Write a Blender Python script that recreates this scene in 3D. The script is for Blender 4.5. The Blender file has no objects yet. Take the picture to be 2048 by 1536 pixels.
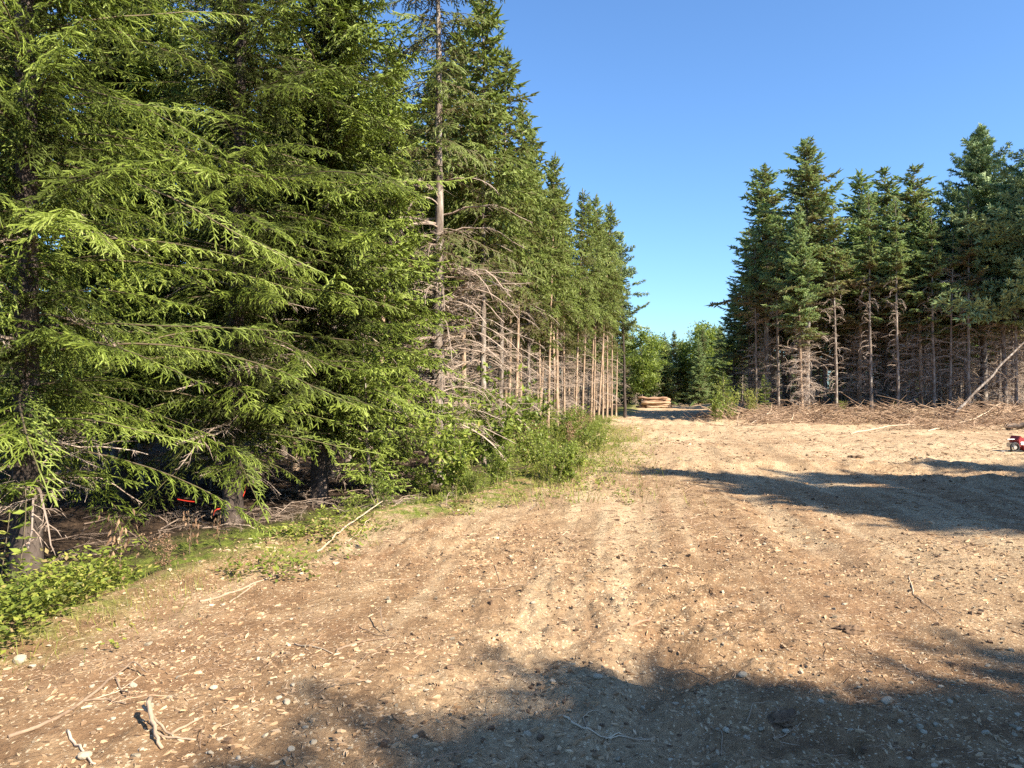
import bpy, math, random
import numpy as np
from mathutils import Vector

# ---------------------------------------------------------------- camera, sky, sun, exposure
S = bpy.context.scene
COL = S.collection
EYE = 1.6
F_PX = 1525.0            # focal length in pixels of the 2048 px wide photograph
HOR = 785.0
cam_d = bpy.data.cameras.new("camera")
cam_d.sensor_width = 36.0
cam_d.lens = F_PX / 2048 * 36.0
cam_d.clip_start = 0.05
cam_d.clip_end = 3000
cam = bpy.data.objects.new("camera", cam_d)
COL.objects.link(cam)
cam.location = (0, 0, EYE)
cam.rotation_euler = (math.radians(90) + math.atan((HOR - 768) / F_PX), 0, 0)
S.camera = cam

SUN_EL, SUN_AZ = 40.0, 127.0      # azimuth clockwise from +Y (the view direction)
world = bpy.data.worlds.new("World")
S.world = world
world.use_nodes = True
wt = world.node_tree
bg = wt.nodes["Background"]
sky = wt.nodes.new("ShaderNodeTexSky")
sky.sky_type = 'NISHITA'
sky.sun_disc = False
sky.sun_elevation = math.radians(SUN_EL)
sky.sun_rotation = math.radians(SUN_AZ)
sky.altitude = 0
sky.air_density = 1.0
sky.dust_density = 0.6
sky.ozone_density = 2.0
tone = wt.nodes.new("ShaderNodeMixRGB"); tone.blend_type = 'MULTIPLY'; tone.inputs[0].default_value = 1
tone.inputs[2].default_value = (.60, .83, 1.06, 1)
wt.links.new(sky.outputs[0], tone.inputs[1]); wt.links.new(tone.outputs[0], bg.inputs[0])
bg.inputs[1].default_value = 0.088

sun_d = bpy.data.lights.new("sun", 'SUN')
sun_d.energy = 5.0
sun_d.angle = math.radians(0.6)
sun_d.color = (1.0, 0.895, 0.73)
sun = bpy.data.objects.new("sun", sun_d)
COL.objects.link(sun)
a, e = math.radians(SUN_AZ), math.radians(SUN_EL)
SUN = Vector((math.sin(a) * math.cos(e), math.cos(a) * math.cos(e), math.sin(e)))
sun.rotation_euler = SUN.to_track_quat('Z', 'Y').to_euler()
S.view_settings.view_transform = 'Standard'
S.view_settings.look = 'None'
S.view_settings.exposure = 1.5
S.view_settings.gamma = 1.0
S.render.engine = 'CYCLES'
S.cycles.max_bounces = 5
S.cycles.diffuse_bounces = 3
S.cycles.glossy_bounces = 1
S.cycles.transmission_bounces = 2
S.cycles.transparent_max_bounces = 4
S.cycles.use_denoising = False

# ---------------------------------------------------------------- helpers
f32 = np.float32
UP = np.array([0, 0, 1.0])

def gp(xp, yp, h=0.0):
    """the point of a level plane at height h seen at photo pixel (xp, yp)"""
    d = (EYE - h) * F_PX / (yp - HOR)
    return ((xp - 1024) / F_PX * d, d, h)

def wp(xp, yp, d):
    return ((xp - 1024) / F_PX * d, d, EYE - (yp - HOR) / F_PX * d)

def nrm(v):
    return v / np.maximum(np.linalg.norm(v, axis=-1, keepdims=True), 1e-9)

def perp(d):
    """two unit vectors square to d, vectorised"""
    ref = np.where(np.abs(d[..., 2:3]) > 0.9, np.array([1.0, 0, 0]), UP)
    a_ = nrm(np.cross(d, ref))
    return a_, np.cross(d, a_)

class Geo:
    """triangle soup collected in numpy: vertices, faces, material slot, a tint and a smooth flag per face"""
    def __init__(self):
        self.v, self.f, self.m, self.t, self.s, self.n = [], [], [], [], [], 0
    def add(self, v, f, mat=0, tint=0.5, smooth=False):
        v = np.asarray(v, f32).reshape(-1, 3); f = np.asarray(f, np.int64).reshape(-1, 3)
        self.v.append(v); self.f.append(f + self.n); self.n += len(v)
        self.m.append(np.broadcast_to(np.asarray(mat, np.int32), (len(f),)))
        self.t.append(np.broadcast_to(np.asarray(tint, f32), (len(f),)))
        self.s.append(np.full(len(f), smooth, bool))
    def pack(self):
        if len(self.v) > 1:
            self.v = [np.concatenate(self.v)]; self.f = [np.concatenate(self.f)]
            self.m = [np.concatenate(self.m)]; self.t = [np.concatenate(self.t)]; self.s = [np.concatenate(self.s)]
        return self
    def put(self, g, R, loc, sc=1.0, dt=0.0):
        """add a transformed copy of the packed Geo g"""
        if not g.v: return
        g.pack()
        self.v.append((g.v[0] @ (np.asarray(R).T * sc) + np.asarray(loc)).astype(f32))
        self.f.append(g.f[0] + self.n); self.n += len(g.v[0])
        self.m.append(g.m[0]); self.t.append(np.clip(g.t[0] + dt, 0, 1)); self.s.append(g.s[0])
    def mesh(self, name, mats):
        self.pack()
        me = bpy.data.meshes.new(name)
        for m_ in mats: me.materials.append(m_)
        if not self.v: return me
        v, f = self.v[0], self.f[0]
        me.vertices.add(len(v)); me.vertices.foreach_set("co", v.ravel())
        me.loops.add(f.size); me.loops.foreach_set("vertex_index", f.ravel().astype(np.int32))
        me.polygons.add(len(f)); me.polygons.foreach_set("loop_start", np.arange(0, f.size, 3, dtype=np.int32))
        try: me.polygons.foreach_set("loop_total", np.full(len(f), 3, np.int32))
        except Exception: pass
        me.polygons.foreach_set("material_index", self.m[0].astype(np.int32))
        me.polygons.foreach_set("use_smooth", self.s[0])
        at = me.attributes.new("tint", 'FLOAT', 'FACE'); at.data.foreach_set("value", self.t[0].astype(f32))
        me.update()
        return me

# vectorised little shapes -----------------------------------------------------
def segs(g, P0, P1, r0, r1, mat=1, tint=0.5, sides=3, smooth=False):
    P0 = np.atleast_2d(P0); P1 = np.atleast_2d(P1); n = len(P0)
    if n == 0: return
    r0 = np.broadcast_to(r0, (n,)); r1 = np.broadcast_to(r1, (n,))
    a_, b_ = perp(nrm(P1 - P0))
    an = np.arange(sides) * 2 * math.pi / sides
    ring = a_[:, None] * np.cos(an)[None, :, None] + b_[:, None] * np.sin(an)[None, :, None]
    V = np.concatenate([P0[:, None] + ring * r0[:, None, None], P1[:, None] + ring * r1[:, None, None]], 1)
    k = np.arange(sides); k2 = (k + 1) % sides
    F1 = np.stack([k, k2, sides + k2], 1); F2 = np.stack([k, sides + k2, sides + k], 1)
    F = (np.concatenate([F1, F2])[None] + (np.arange(n) * 2 * sides)[:, None, None]).reshape(-1, 3)
    t = np.repeat(np.broadcast_to(tint, (n,)), 2 * sides)
    g.add(V.reshape(-1, 3), F, mat, t, smooth)

def spindles(g, P, D, L, r, mat=0, tint=0.5, mid=0.35, flat=1.0):
    n = len(P)
    if n == 0: return
    L = np.broadcast_to(L, (n,))[:, None]; r = np.broadcast_to(r, (n,))[:, None]
    a_, b_ = perp(D)
    M = P + D * L * mid
    V = np.stack([P, M + a_ * r, M + (-a_ * .5 + b_ * .87 * flat) * r, M + (-a_ * .5 - b_ * .87 * flat) * r, P + D * L], 1)
    F0 = np.array([[0, 2, 1], [0, 3, 2], [0, 1, 3], [4, 1, 2], [4, 2, 3], [4, 3, 1]])
    F = (F0[None] + (np.arange(n) * 5)[:, None, None]).reshape(-1, 3)
    g.add(V.reshape(-1, 3), F, mat, np.repeat(np.broadcast_to(tint, (n,)), 6))

def fingers(g, P, D, L, r, mat=0, tint=0.5):
    n = len(P)
    if n == 0: return
    L = np.broadcast_to(L, (n,))[:, None]; r = np.broadcast_to(r, (n,))[:, None]
    a_, b_ = perp(D); R3 = [a_, -a_ * .5 + b_ * .87, -a_ * .5 - b_ * .87]
    V = np.stack([P] + [P + D * L * .15 + q * r for q in R3] + [P + D * L * .84 + q * r * .85 for q in R3] + [P + D * L], 1)
    F0 = np.array([[0, 2, 1], [0, 3, 2], [0, 1, 3], [1, 2, 5], [1, 5, 4], [2, 3, 6], [2, 6, 5], [3, 1, 4], [3, 4, 6], [7, 4, 5], [7, 5, 6], [7, 6, 4]])
    F = (F0[None] + (np.arange(n) * 8)[:, None, None]).reshape(-1, 3)
    g.add(V.reshape(-1, 3), F, mat, np.repeat(np.broadcast_to(tint, (n,)), 12))

def needles(g, P, D, L, w, W, mat=0, tint=0.5):
    """one triangle each: base at P, tip P+D*L, half width w along W"""
    n = len(P)
    if n == 0: return
    L = np.broadcast_to(L, (n,))[:, None]; w = np.broadcast_to(w, (n,))[:, None]
    V = np.stack([P - W * w, P + W * w, P + D * L], 1)
    g.add(V.reshape(-1, 3), np.arange(n * 3).reshape(-1, 3), mat, np.broadcast_to(tint, (n,)))

def leaves(g, P, D, N, L, w, mat=0, tint=0.5):
    """pointed leaf folded a little on its midrib: four triangles"""
    n = len(P)
    if n == 0: return
    L = np.broadcast_to(L, (n,))[:, None]; w = np.broadcast_to(w, (n,))[:, None]
    Sd = nrm(np.cross(D, N)); N2 = nrm(np.cross(Sd, D))
    A = P; B = P + D * L * .45 - N2 * w * .25; C = P + D * L - N2 * L * .12
    E = P + D * L * .42 + Sd * w; G = P + D * L * .42 - Sd * w
    V = np.stack([A, B, C, E, G], 1)
    F0 = np.array([[0, 1, 3], [1, 2, 3], [0, 4, 1], [1, 4, 2]])
    F = (F0[None] + (np.arange(n) * 5)[:, None, None]).reshape(-1, 3)
    g.add(V.reshape(-1, 3), F, mat, np.repeat(np.broadcast_to(tint, (n,)), 4))

def tube(g, pts, rad, sides=8, mat=0, tint=0.5, bump=0.0, rng=None, cap=True):
    pts = np.asarray(pts, float); rad = np.asarray(rad, float); n = len(pts)
    T = nrm(np.gradient(pts, axis=0))
    a_ = None; rings = []
    an = np.arange(sides) * 2 * math.pi / sides
    ref = np.array([1.0, 0, 0]) if abs(T[0][2]) > .8 else UP
    for i in range(n):
        x_ = nrm(ref - T[i] * np.dot(ref, T[i])); ref = x_
        y_ = np.cross(T[i], x_)
        rr = rad[i] * (1 + (bump * rng.uniform(-1, 1, sides) if rng is not None else 0))
        rings.append(pts[i] + (np.cos(an) * rr)[:, None] * x_ + (np.sin(an) * rr)[:, None] * y_)
    V = np.concatenate(rings + [pts[:1], pts[-1:]])
    F = []
    for i in range(n - 1):
        for k in range(sides):
            a0, a1 = i * sides + k, i * sides + (k + 1) % sides
            F += [(a0, a1, a1 + sides), (a0, a1 + sides, a0 + sides)]
    if cap:
        for k in range(sides):
            F += [(n * sides, (k + 1) % sides, k), (n * sides + 1, (n - 1) * sides + k, (n - 1) * sides + (k + 1) % sides)]
    g.add(V, F, mat, tint, True)

# noise ------------------------------------------------------------------------
_rs = np.random.RandomState(11)
_TAB = _rs.rand(256, 256)
def vnoise(x, y, sc, off=0.0):
    x = np.asarray(x) / sc + off * 17.3 + 1000; y = np.asarray(y) / sc + off * 9.1 + 1000
    xi = np.floor(x).astype(int); yi = np.floor(y).astype(int); u = x - xi; v = y - yi
    u = u * u * u * (u * (u * 6 - 15) + 10); v = v * v * v * (v * (v * 6 - 15) + 10)
    g_ = lambda i, j: _TAB[(xi + i) & 255, (yi + j) & 255]
    return ((g_(0, 0) * (1 - u) + g_(1, 0) * u) * (1 - v) + (g_(0, 1) * (1 - u) + g_(1, 1) * u) * v) * 2 - 1

def sstep(a_, b_, x):
    t = np.clip((x - a_) / (b_ - a_), 0, 1); return t * t * (3 - 2 * t)

# edge of the left forest (x of the edge for a given y) and of the right one
LE = np.array([(-7, -3.0), (-3.9, 3.3), (-3.2, 5.0), (-2.35, 7.4), (-1.9, 9.0), (-.5, 10.6), (0.6, 14), (1.4, 19), (2.5, 25), (4.0, 34), (5.8, 45), (9.6, 62), (14, 85), (18, 110)])
def left_edge(y): return np.interp(y, LE[:, 1], LE[:, 0])
RE = np.array([(-4, 33.), (4.0, 33.0), (9.5, 37.), (10.5, 42), (13.0, 54), (17.5, 75), (22, 100)])
def right_zone(x, y):
    """metres inside the right hand wood (positive inside)"""
    return np.minimum(y - 41.5 - 1.2 * np.sin(x * .45), x - np.interp(y, [41, 54, 75, 110], [13.4, 16.4, 21.5, 27]))

def height(x, y):
    x = np.asarray(x, float); y = np.asarray(y, float)
    r = np.hypot(x, y)
    inl = sstep(-.2, 1.2, left_edge(y) - x)
    h = .07 * vnoise(x, y, 3.7, 1) + .035 * vnoise(x, y, 1.3, 2)
    rough = .45 + .9 * sstep(-.1, .5, vnoise(x, y, 2.6, 9))
    h += rough * (.024 * vnoise(x, y, .42, 3) + .020 * vnoise(x, y, .17, 4) + .012 * vnoise(x, y, .075, 5) + .006 * vnoise(x, y, .035, 6))
    # wheel ruts sweeping up the track
    cx = .10 * y + 1.1 + .0025 * y * y
    for o in (-2.2, -.7, 1.0, 2.6):
        d = x - cx - o
        rm = (1 - inl) * sstep(2, 6, y) * np.clip(.35 + .9 * vnoise(x, y, 3.1, 13 + o), 0, 1.2); h -= .05 * np.exp(-(d / .26) ** 2) * rm
        h += .022 * np.exp(-((np.abs(d) - .36) / .14) ** 2) * rm
    # cross ridges pushed up by machines
    for (x0, x1, yr, w, hh) in ((3.2, 16, 16.6, .5, .17), (8.0, 15, 13.7, .8, .16), (5, 14, 8.6, .5, .05), (0.6, 6, 4.05, .35, .05), (4, 9.5, 34, 1.0, .12), (6, 11, 39.5, 1.2, .13), (7, 13, 49, 1.2, .12)):
        m = sstep(x0 - 1.2, x0 + .8, x) * (1 - sstep(x1 - .5, x1 + 1.5, x))
        yy = yr + .55 * vnoise(x, 0 * x, 2.3, yr)
        h += hh * m * np.exp(-((y - yy) / w) ** 2) * (.75 + .55 * vnoise(x, y, .5, 21) + .3 * vnoise(x, y, .2, 22))
    # slash covered bank in front of the right hand wood
    rz = right_zone(x, y)
    h += .5 * sstep(-3.0, .3, rz) * (1 + .4 * vnoise(x, y, 1.1, 31) + .25 * vnoise(x, y, .4, 32))
    # the left bank: a small lip, then the forest floor dips
    h += .10 * np.exp(-((left_edge(y) - x - .2) / .5) ** 2) * sstep(2, 5, y)
    h += inl * (-.06 + .06 * vnoise(x, y, .8, 41) + .03 * vnoise(x, y, .25, 42))
    h += .12 * sstep(14, 30, y) * inl
    return h * sstep(0.0, .6, r)

# ---------------------------------------------------------------- materials
def new_mat(name):
    m_ = bpy.data.materials.new(name); m_.use_nodes = True
    nt = m_.node_tree; nt.nodes.clear()
    out = nt.nodes.new("ShaderNodeOutputMaterial")
    return m_, nt, out

def N(nt, kind, **kw):
    n = nt.nodes.new(kind)
    for k, v in kw.items(): setattr(n, k, v)
    return n

def ramp(nt, fac, stops):
    r = N(nt, "ShaderNodeValToRGB")
    el = r.color_ramp.elements
    while len(el) > 1: el.remove(el[-1])
    el[0].position = stops[0][0]; el[0].color = (*stops[0][1], 1)
    for p, c in stops[1:]:
        q = el.new(p); q.color = (*c, 1)
    nt.links.new(fac, r.inputs[0])
    return r.outputs[0]

def mathn(nt, op, a_, b_=None, clamp=False):
    n = N(nt, "ShaderNodeMath", operation=op); n.use_clamp = clamp
    for i, q in enumerate((a_, b_)):
        if q is None: continue
        if isinstance(q, (int, float)): n.inputs[i].default_value = q
        else: nt.links.new(q, n.inputs[i])
    return n.outputs[0]

def mixc(nt, fac, a_, b_, mode='MIX'):
    n = N(nt, "ShaderNodeMixRGB", blend_type=mode)
    for i, q in enumerate((fac, a_, b_)):
        if isinstance(q, (int, float)): n.inputs[i].default_value = q
        elif isinstance(q, tuple): n.inputs[i].default_value = (*q, 1)
        else: nt.links.new(q, n.inputs[i])
    return n.outputs[0]

def tex(nt, scale, detail=3, rough=.6, coord='Object', stretch=None):
    tc = N(nt, "ShaderNodeTexCoord"); src = tc.outputs[coord]
    if stretch:
        mp = N(nt, "ShaderNodeMapping"); mp.inputs['Scale'].default_value = stretch
        nt.links.new(src, mp.inputs[0]); src = mp.outputs[0]
    n = N(nt, "ShaderNodeTexNoise"); n.inputs['Scale'].default_value = scale
    n.inputs['Detail'].default_value = detail; n.inputs['Roughness'].default_value = rough
    nt.links.new(src, n.inputs['Vector'])
    return n.outputs[0]

def leaf_mat(name, stops, trans=.3, rough=.55, var=.25, spec=.3):
    m_, nt, out = new_mat(name)
    at = N(nt, "ShaderNodeAttribute", attribute_name="tint")
    oi = N(nt, "ShaderNodeObjectInfo")
    f = mathn(nt, 'ADD', at.outputs['Fac'], mathn(nt, 'MULTIPLY', mathn(nt, 'SUBTRACT', oi.outputs['Random'], .5), var), True)
    c = ramp(nt, f, stops)
    p = N(nt, "ShaderNodeBsdfPrincipled"); nt.links.new(c, p.inputs['Base Color'])
    p.inputs['Roughness'].default_value = rough; p.inputs['Specular IOR Level'].default_value = spec
    tr = N(nt, "ShaderNodeBsdfTranslucent"); nt.links.new(mixc(nt, .5, c, (.20, .26, .03), 'MIX'), tr.inputs[0])
    mx = N(nt, "ShaderNodeMixShader"); mx.inputs[0].default_value = trans
    nt.links.new(p.outputs[0], mx.inputs[1]); nt.links.new(tr.outputs[0], mx.inputs[2])
    nt.links.new(mx.outputs[0], out.inputs[0])
    return m_

def wood_mat(name, stops, scale=9, stretch=(1, 1, .25), rough=.85, bump=.4, use_tint=False, bdist=.01):
    m_, nt, out = new_mat(name)
    n1 = tex(nt, scale, 5, .65, 'Object', stretch)
    f = n1
    if use_tint:
        at = N(nt, "ShaderNodeAttribute", attribute_name="tint")
        f = mathn(nt, 'ADD', mathn(nt, 'MULTIPLY', n1, .5), mathn(nt, 'MULTIPLY', at.outputs['Fac'], .5))
    c = ramp(nt, f, stops)
    p = N(nt, "ShaderNodeBsdfPrincipled"); nt.links.new(c, p.inputs['Base Color'])
    p.inputs['Roughness'].default_value = rough; p.inputs['Specular IOR Level'].default_value = .25
    b = N(nt, "ShaderNodeBump"); b.inputs['Strength'].default_value = bump; b.inputs['Distance'].default_value = bdist
    nt.links.new(n1, b.inputs['Height']); nt.links.new(b.outputs[0], p.inputs['Normal'])
    nt.links.new(p.outputs[0], out.inputs[0])
    return m_

def plain_mat(name, col, rough=.5, metal=0, var=.15, scale=20):
    m_, nt, out = new_mat(name)
    n1 = tex(nt, scale, 3)
    c = mixc(nt, mathn(nt, 'MULTIPLY', n1, var * 2), col, tuple(q * .45 for q in col))
    p = N(nt, "ShaderNodeBsdfPrincipled"); nt.links.new(c, p.inputs['Base Color'])
    p.inputs['Roughness'].default_value = rough; p.inputs['Metallic'].default_value = metal
    nt.links.new(p.outputs[0], out.inputs[0])
    return m_

M = {}
M['spruce'] = leaf_mat('spruce_needles', [(0, (.07, .08, .022)), (.3, (.18, .24, .04)), (.6, (.37, .46, .08)), (1, (.56, .64, .20))], .48)
M['spruce_mid'] = leaf_mat('forest_spruce_needles', [(0, (.19, .15, .08)), (.25, (.16, .18, .055)), (.5, (.23, .29, .075)), (.75, (.34, .41, .12)), (1, (.47, .52, .19))], .45)
M['fir'] = leaf_mat('fir_needles', [(0, (.30, .23, .15)), (.22, (.25, .24, .11)), (.45, (.25, .35, .15)), (.75, (.37, .48, .21)), (1, (.52, .60, .30))], .48)
M['pine'] = leaf_mat('pine_needles', [(0, (.16, .21, .11)), (.5, (.29, .38, .17)), (1, (.42, .52, .26))], .25)
M['broad'] = leaf_mat('broadleaf', [(0, (.09, .12, .025)), (.45, (.22, .29, .05)), (.8, (.36, .42, .08)), (1, (.46, .42, .12))], .45, .45, .3, .4)
M['brown_leaf'] = leaf_mat('withered_leaf', [(0, (.06, .03, .02)), (.5, (.20, .11, .065)), (1, (.42, .28, .17))], .2, .7, .2)
M['yellow_cover'] = leaf_mat('ground_leaf', [(0, (.13, .10, .045)), (.3, (.12, .16, .03)), (.6, (.23, .28, .045)), (.85, (.36, .37, .07)), (1, (.38, .29, .13))], .4, .5, .1)
M['bark'] = wood_mat('spruce_bark', [(.3, (.07, .052, .042)), (.5, (.19, .15, .12)), (.62, (.33, .29, .25)), (.75, (.46, .43, .39))], 7, (1, 1, .35), bump=.8, bdist=.02)
M['bark_red'] = wood_mat('plantation_bark', [(.3, (.13, .085, .055)), (.5, (.33, .23, .155)), (.7, (.52, .40, .28))], 6, (1, 1, .3), bump=.7, bdist=.02)
M['bark_dark'] = wood_mat('dark_bark', [(.3, (.03, .024, .02)), (.55, (.08, .06, .05)), (.75, (.16, .13, .11))], 7, (1, 1, .3), bump=.8, bdist=.02)
M['twig'] = wood_mat('live_twig', [(.2, (.06, .045, .025)), (.5, (.13, .10, .06)), (.8, (.26, .21, .14))], 14, None, use_tint=True, bump=0)
M['dead'] = wood_mat('dead_twig', [(.2, (.10, .07, .052)), (.45, (.25, .185, .14)), (.7, (.42, .335, .27)), (.9, (.55, .48, .40))], 3, None, use_tint=True, bump=0)
M['stick'] = wood_mat('bleached_stick', [(.25, (.14, .09, .06)), (.5, (.34, .25, .17)), (.75, (.58, .47, .34))], 16, None, use_tint=True, bump=.5, bdist=.004)
M['debris'] = wood_mat('slash_wood', [(.15, (.06, .04, .027)), (.4, (.21, .135, .085)), (.65, (.40, .275, .18)), (.9, (.60, .48, .34))], 5, None, use_tint=True, bump=0)
M['log'] = wood_mat('peeled_log', [(.2, (.15, .09, .06)), (.4, (.30, .18, .115)), (.6, (.44, .32, .21)), (.85, (.56, .46, .33))], 3, (1, 1, 1), use_tint=True, bump=.3)
M['chip'] = wood_mat('wood_chip', [(.10, (.08, .05, .03)), (.35, (.27, .17, .095)), (.6, (.47, .33, .20)), (.85, (.68, .54, .37))], 4, None, use_tint=True, bump=0)
M['stone'] = wood_mat('pale_stone', [(.25, (.16, .125, .085)), (.5, (.29, .24, .17)), (.75, (.42, .36, .27))], 20, None, use_tint=True, bump=.3, bdist=.004)
M['soilclod'] = wood_mat('soil_clod', [(.3, (.07, .042, .026)), (.6, (.17, .11, .068)), (.8, (.27, .185, .12))], 30, None, bump=.8, bdist=.01)
M['tape'] = plain_mat('orange_red_tape', (.55, .035, .015), .5)
M['red'] = plain_mat('red_paint', (.36, .03, .035), .55, var=.5)
M['black'] = plain_mat('black_rubber', (.02, .02, .022), .7)
M['metal'] = plain_mat('grey_metal', (.55, .54, .52), .4, .6)
M['white'] = plain_mat('white_plastic', (.75, .73, .68), .5)

# the ground: soil, chips and litter, from the zones stored on its vertices
def ground_mat():
    m_, nt, out = new_mat('churned_soil')
    zone = N(nt, "ShaderNodeAttribute", attribute_name="zone")   # r forest floor, g moss, b pale dusty track
    sp = N(nt, "ShaderNodeSeparateColor"); nt.links.new(zone.outputs['Color'], sp.inputs[0])
    forest, moss, pale = sp.outputs
    big = tex(nt, .55, 4, .6, 'Object'); mid = tex(nt, 3.2, 5, .65, 'Object'); fine = tex(nt, 26, 6, .75, 'Object')
    soil = ramp(nt, mathn(nt, 'ADD', mathn(nt, 'MULTIPLY', mid, .55), mathn(nt, 'MULTIPLY', fine, .45)),
                [(.32, (.095, .054, .030)), (.48, (.235, .145, .078)), (.58, (.345, .230, .130)), (.70, (.45, .32, .19))])
    red = mixc(nt, mathn(nt, 'MULTIPLY', ramp(nt, big, [(.45, (0, 0, 0)), (.62, (1, 1, 1))]), .45), soil, (.235, .13, .07))
    dusty = mixc(nt, mathn(nt, 'MULTIPLY', pale, .75), red, ramp(nt, fine, [(.35, (.35, .26, .16)), (.55, (.53, .41, .26)), (.68, (.66, .53, .35))]))
    # little light flecks of shredded wood, drawn as stretched cells
    tc = N(nt, "ShaderNodeTexCoord")
    cur = dusty
    for sc_, st, th, co in ((34, (1, .42, 1), .17, (.62, .48, .31)), (60, (.5, 1, 1), .15, (.66, .54, .38)), (19, (.6, 1, 1), .13, (.11, .065, .04))):
        mp = N(nt, "ShaderNodeMapping"); mp.inputs['Scale'].default_value = st; mp.inputs['Rotation'].default_value = (0, 0, sc_ * .13)
        nt.links.new(tc.outputs['Object'], mp.inputs[0])
        vo = N(nt, "ShaderNodeTexVoronoi"); vo.inputs['Scale'].default_value = sc_; vo.inputs['Randomness'].default_value = 1
        nt.links.new(mp.outputs[0], vo.inputs['Vector'])
        k = mathn(nt, 'LESS_THAN', vo.outputs['Distance'], mathn(nt, 'MULTIPLY', mid, th * 2.6))
        csep = N(nt, "ShaderNodeSeparateColor"); nt.links.new(vo.outputs['Color'], csep.inputs[0])
        k = mathn(nt, 'MULTIPLY', k, mathn(nt, 'GREATER_THAN', csep.outputs[0], .35))
        cur = mixc(nt, mathn(nt, 'MULTIPLY', k, .8), cur, co)
    floor = ramp(nt, fine, [(.35, (.02, .013, .009)), (.55, (.05, .033, .022)), (.72, (.13, .085, .05))])  # dark humus, deepened further to put the hollow's shade into the colour
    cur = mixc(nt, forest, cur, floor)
    mcol = ramp(nt, fine, [(.35, (.05, .07, .012)), (.55, (.14, .17, .03)), (.7, (.26, .26, .06))])
    cur = mixc(nt, mathn(nt, 'MULTIPLY', moss, ramp(nt, mid, [(.38, (0, 0, 0)), (.55, (1, 1, 1))])), cur, mcol)
    p = N(nt, "ShaderNodeBsdfPrincipled"); nt.links.new(cur, p.inputs['Base Color'])
    p.inputs['Roughness'].default_value = .95; p.inputs['Specular IOR Level'].default_value = .12
    b = N(nt, "ShaderNodeBump"); b.inputs['Strength'].default_value = .9; b.inputs['Distance'].default_value = .03
    nt.links.new(mathn(nt, 'ADD', fine, mathn(nt, 'MULTIPLY', mid, .6)), b.inputs['Height']); nt.links.new(b.outputs[0], p.inputs['Normal'])
    nt.links.new(p.outputs[0], out.inputs[0])
    return m_
M['ground'] = ground_mat()

# ---------------------------------------------------------------- naming
def obj(name, me, parent=None, loc=(0, 0, 0), rot=(0, 0, 0), sc=1.0):
    o = bpy.data.objects.new(name, me); COL.objects.link(o)
    o.location = loc; o.rotation_euler = rot
    o.scale = (sc, sc, sc) if isinstance(sc, (int, float)) else sc
    if parent: o.parent = parent
    return o
def tag(o, label=None, cat=None, group=None, kind=None):
    if label: o['label'] = label
    if cat: o['category'] = cat
    if group: o['group'] = group
    if kind: o['kind'] = kind
    return o

# ---------------------------------------------------------------- the ground
def build_ground():
    fr = np.radians(np.linspace(-46, 46, 680)); bk = np.radians(np.linspace(46, 314, 150))[1:-1]
    th = np.concatenate([fr, bk])
    r1 = np.geomspace(.9, 30, 560); r2 = np.geomspace(30, 130, 110)[1:]; r3 = np.geomspace(130, 2500, 14)[1:]
    rr = np.concatenate([np.linspace(.02, .9, 9)[:-1], r1, r2, r3])
    TH, RR = np.meshgrid(th, rr)
    X, Y = np.sin(TH) * RR, np.cos(TH) * RR
    Z = height(X, Y) * (1 - sstep(120, 200, RR)) 
    nr, nt_ = X.shape
    V = np.stack([X, Y, Z], -1).reshape(-1, 3).astype(f32)
    i = np.arange(nr - 1)[:, None] * nt_; k = np.arange(nt_)[None]; k2 = (k + 1) % nt_
    Q = np.stack([i + k, i + nt_ + k, i + nt_ + k2, i + k2], -1).reshape(-1, 4)
    me = bpy.data.meshes.new("ground"); me.materials.append(M['ground'])
    me.vertices.add(len(V)); me.vertices.foreach_set("co", V.ravel())
    me.loops.add(Q.size); me.loops.foreach_set("vertex_index", Q.ravel().astype(np.int32))
    me.polygons.add(len(Q)); me.polygons.foreach_set("loop_start", np.arange(0, Q.size, 4, dtype=np.int32))
    me.polygons.foreach_set("use_smooth", np.ones(len(Q), bool))
    x, y = V[:, 0], V[:, 1]
    inl = left_edge(y) - x
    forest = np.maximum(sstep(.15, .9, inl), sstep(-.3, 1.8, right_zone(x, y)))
    moss = sstep(-.75, .0, inl + .35 * vnoise(x, y, .7, 3) - .25 * (y < 9)) * (1 - sstep(.9, 2.2, inl)) * sstep(2, 3.5, y)
    cx = .10 * y + 1.1 + .0025 * y * y
    pale = np.clip(.55 * np.exp(-((x - cx + 1.3) / .8) ** 2) + .5 * np.exp(-((x - cx - 2.2) / .9) ** 2), 0, 1) * (.5 + .7 * vnoise(x, y, 1.6, 7))
    st = vnoise((x - cx) / .3, y / 5.0, 1.0, 71) + .6 * vnoise((x - cx) / .12, y / 3.0, 1.0, 72)
    pale = np.clip(pale + .6 * sstep(-.1, .9, st) * sstep(3, 7, y), 0, 1)
    pale = np.clip(np.maximum(pale, sstep(9, 20, y) * (.62 + .35 * vnoise(x, y, 2.5, 8) + .25 * st)), 0, 1)
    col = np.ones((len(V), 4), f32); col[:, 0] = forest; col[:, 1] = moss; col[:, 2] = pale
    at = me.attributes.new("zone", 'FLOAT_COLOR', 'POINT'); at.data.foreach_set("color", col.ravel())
    me.update(); me.validate()
    tag(obj("ground", me), kind='structure')
build_ground()

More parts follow.
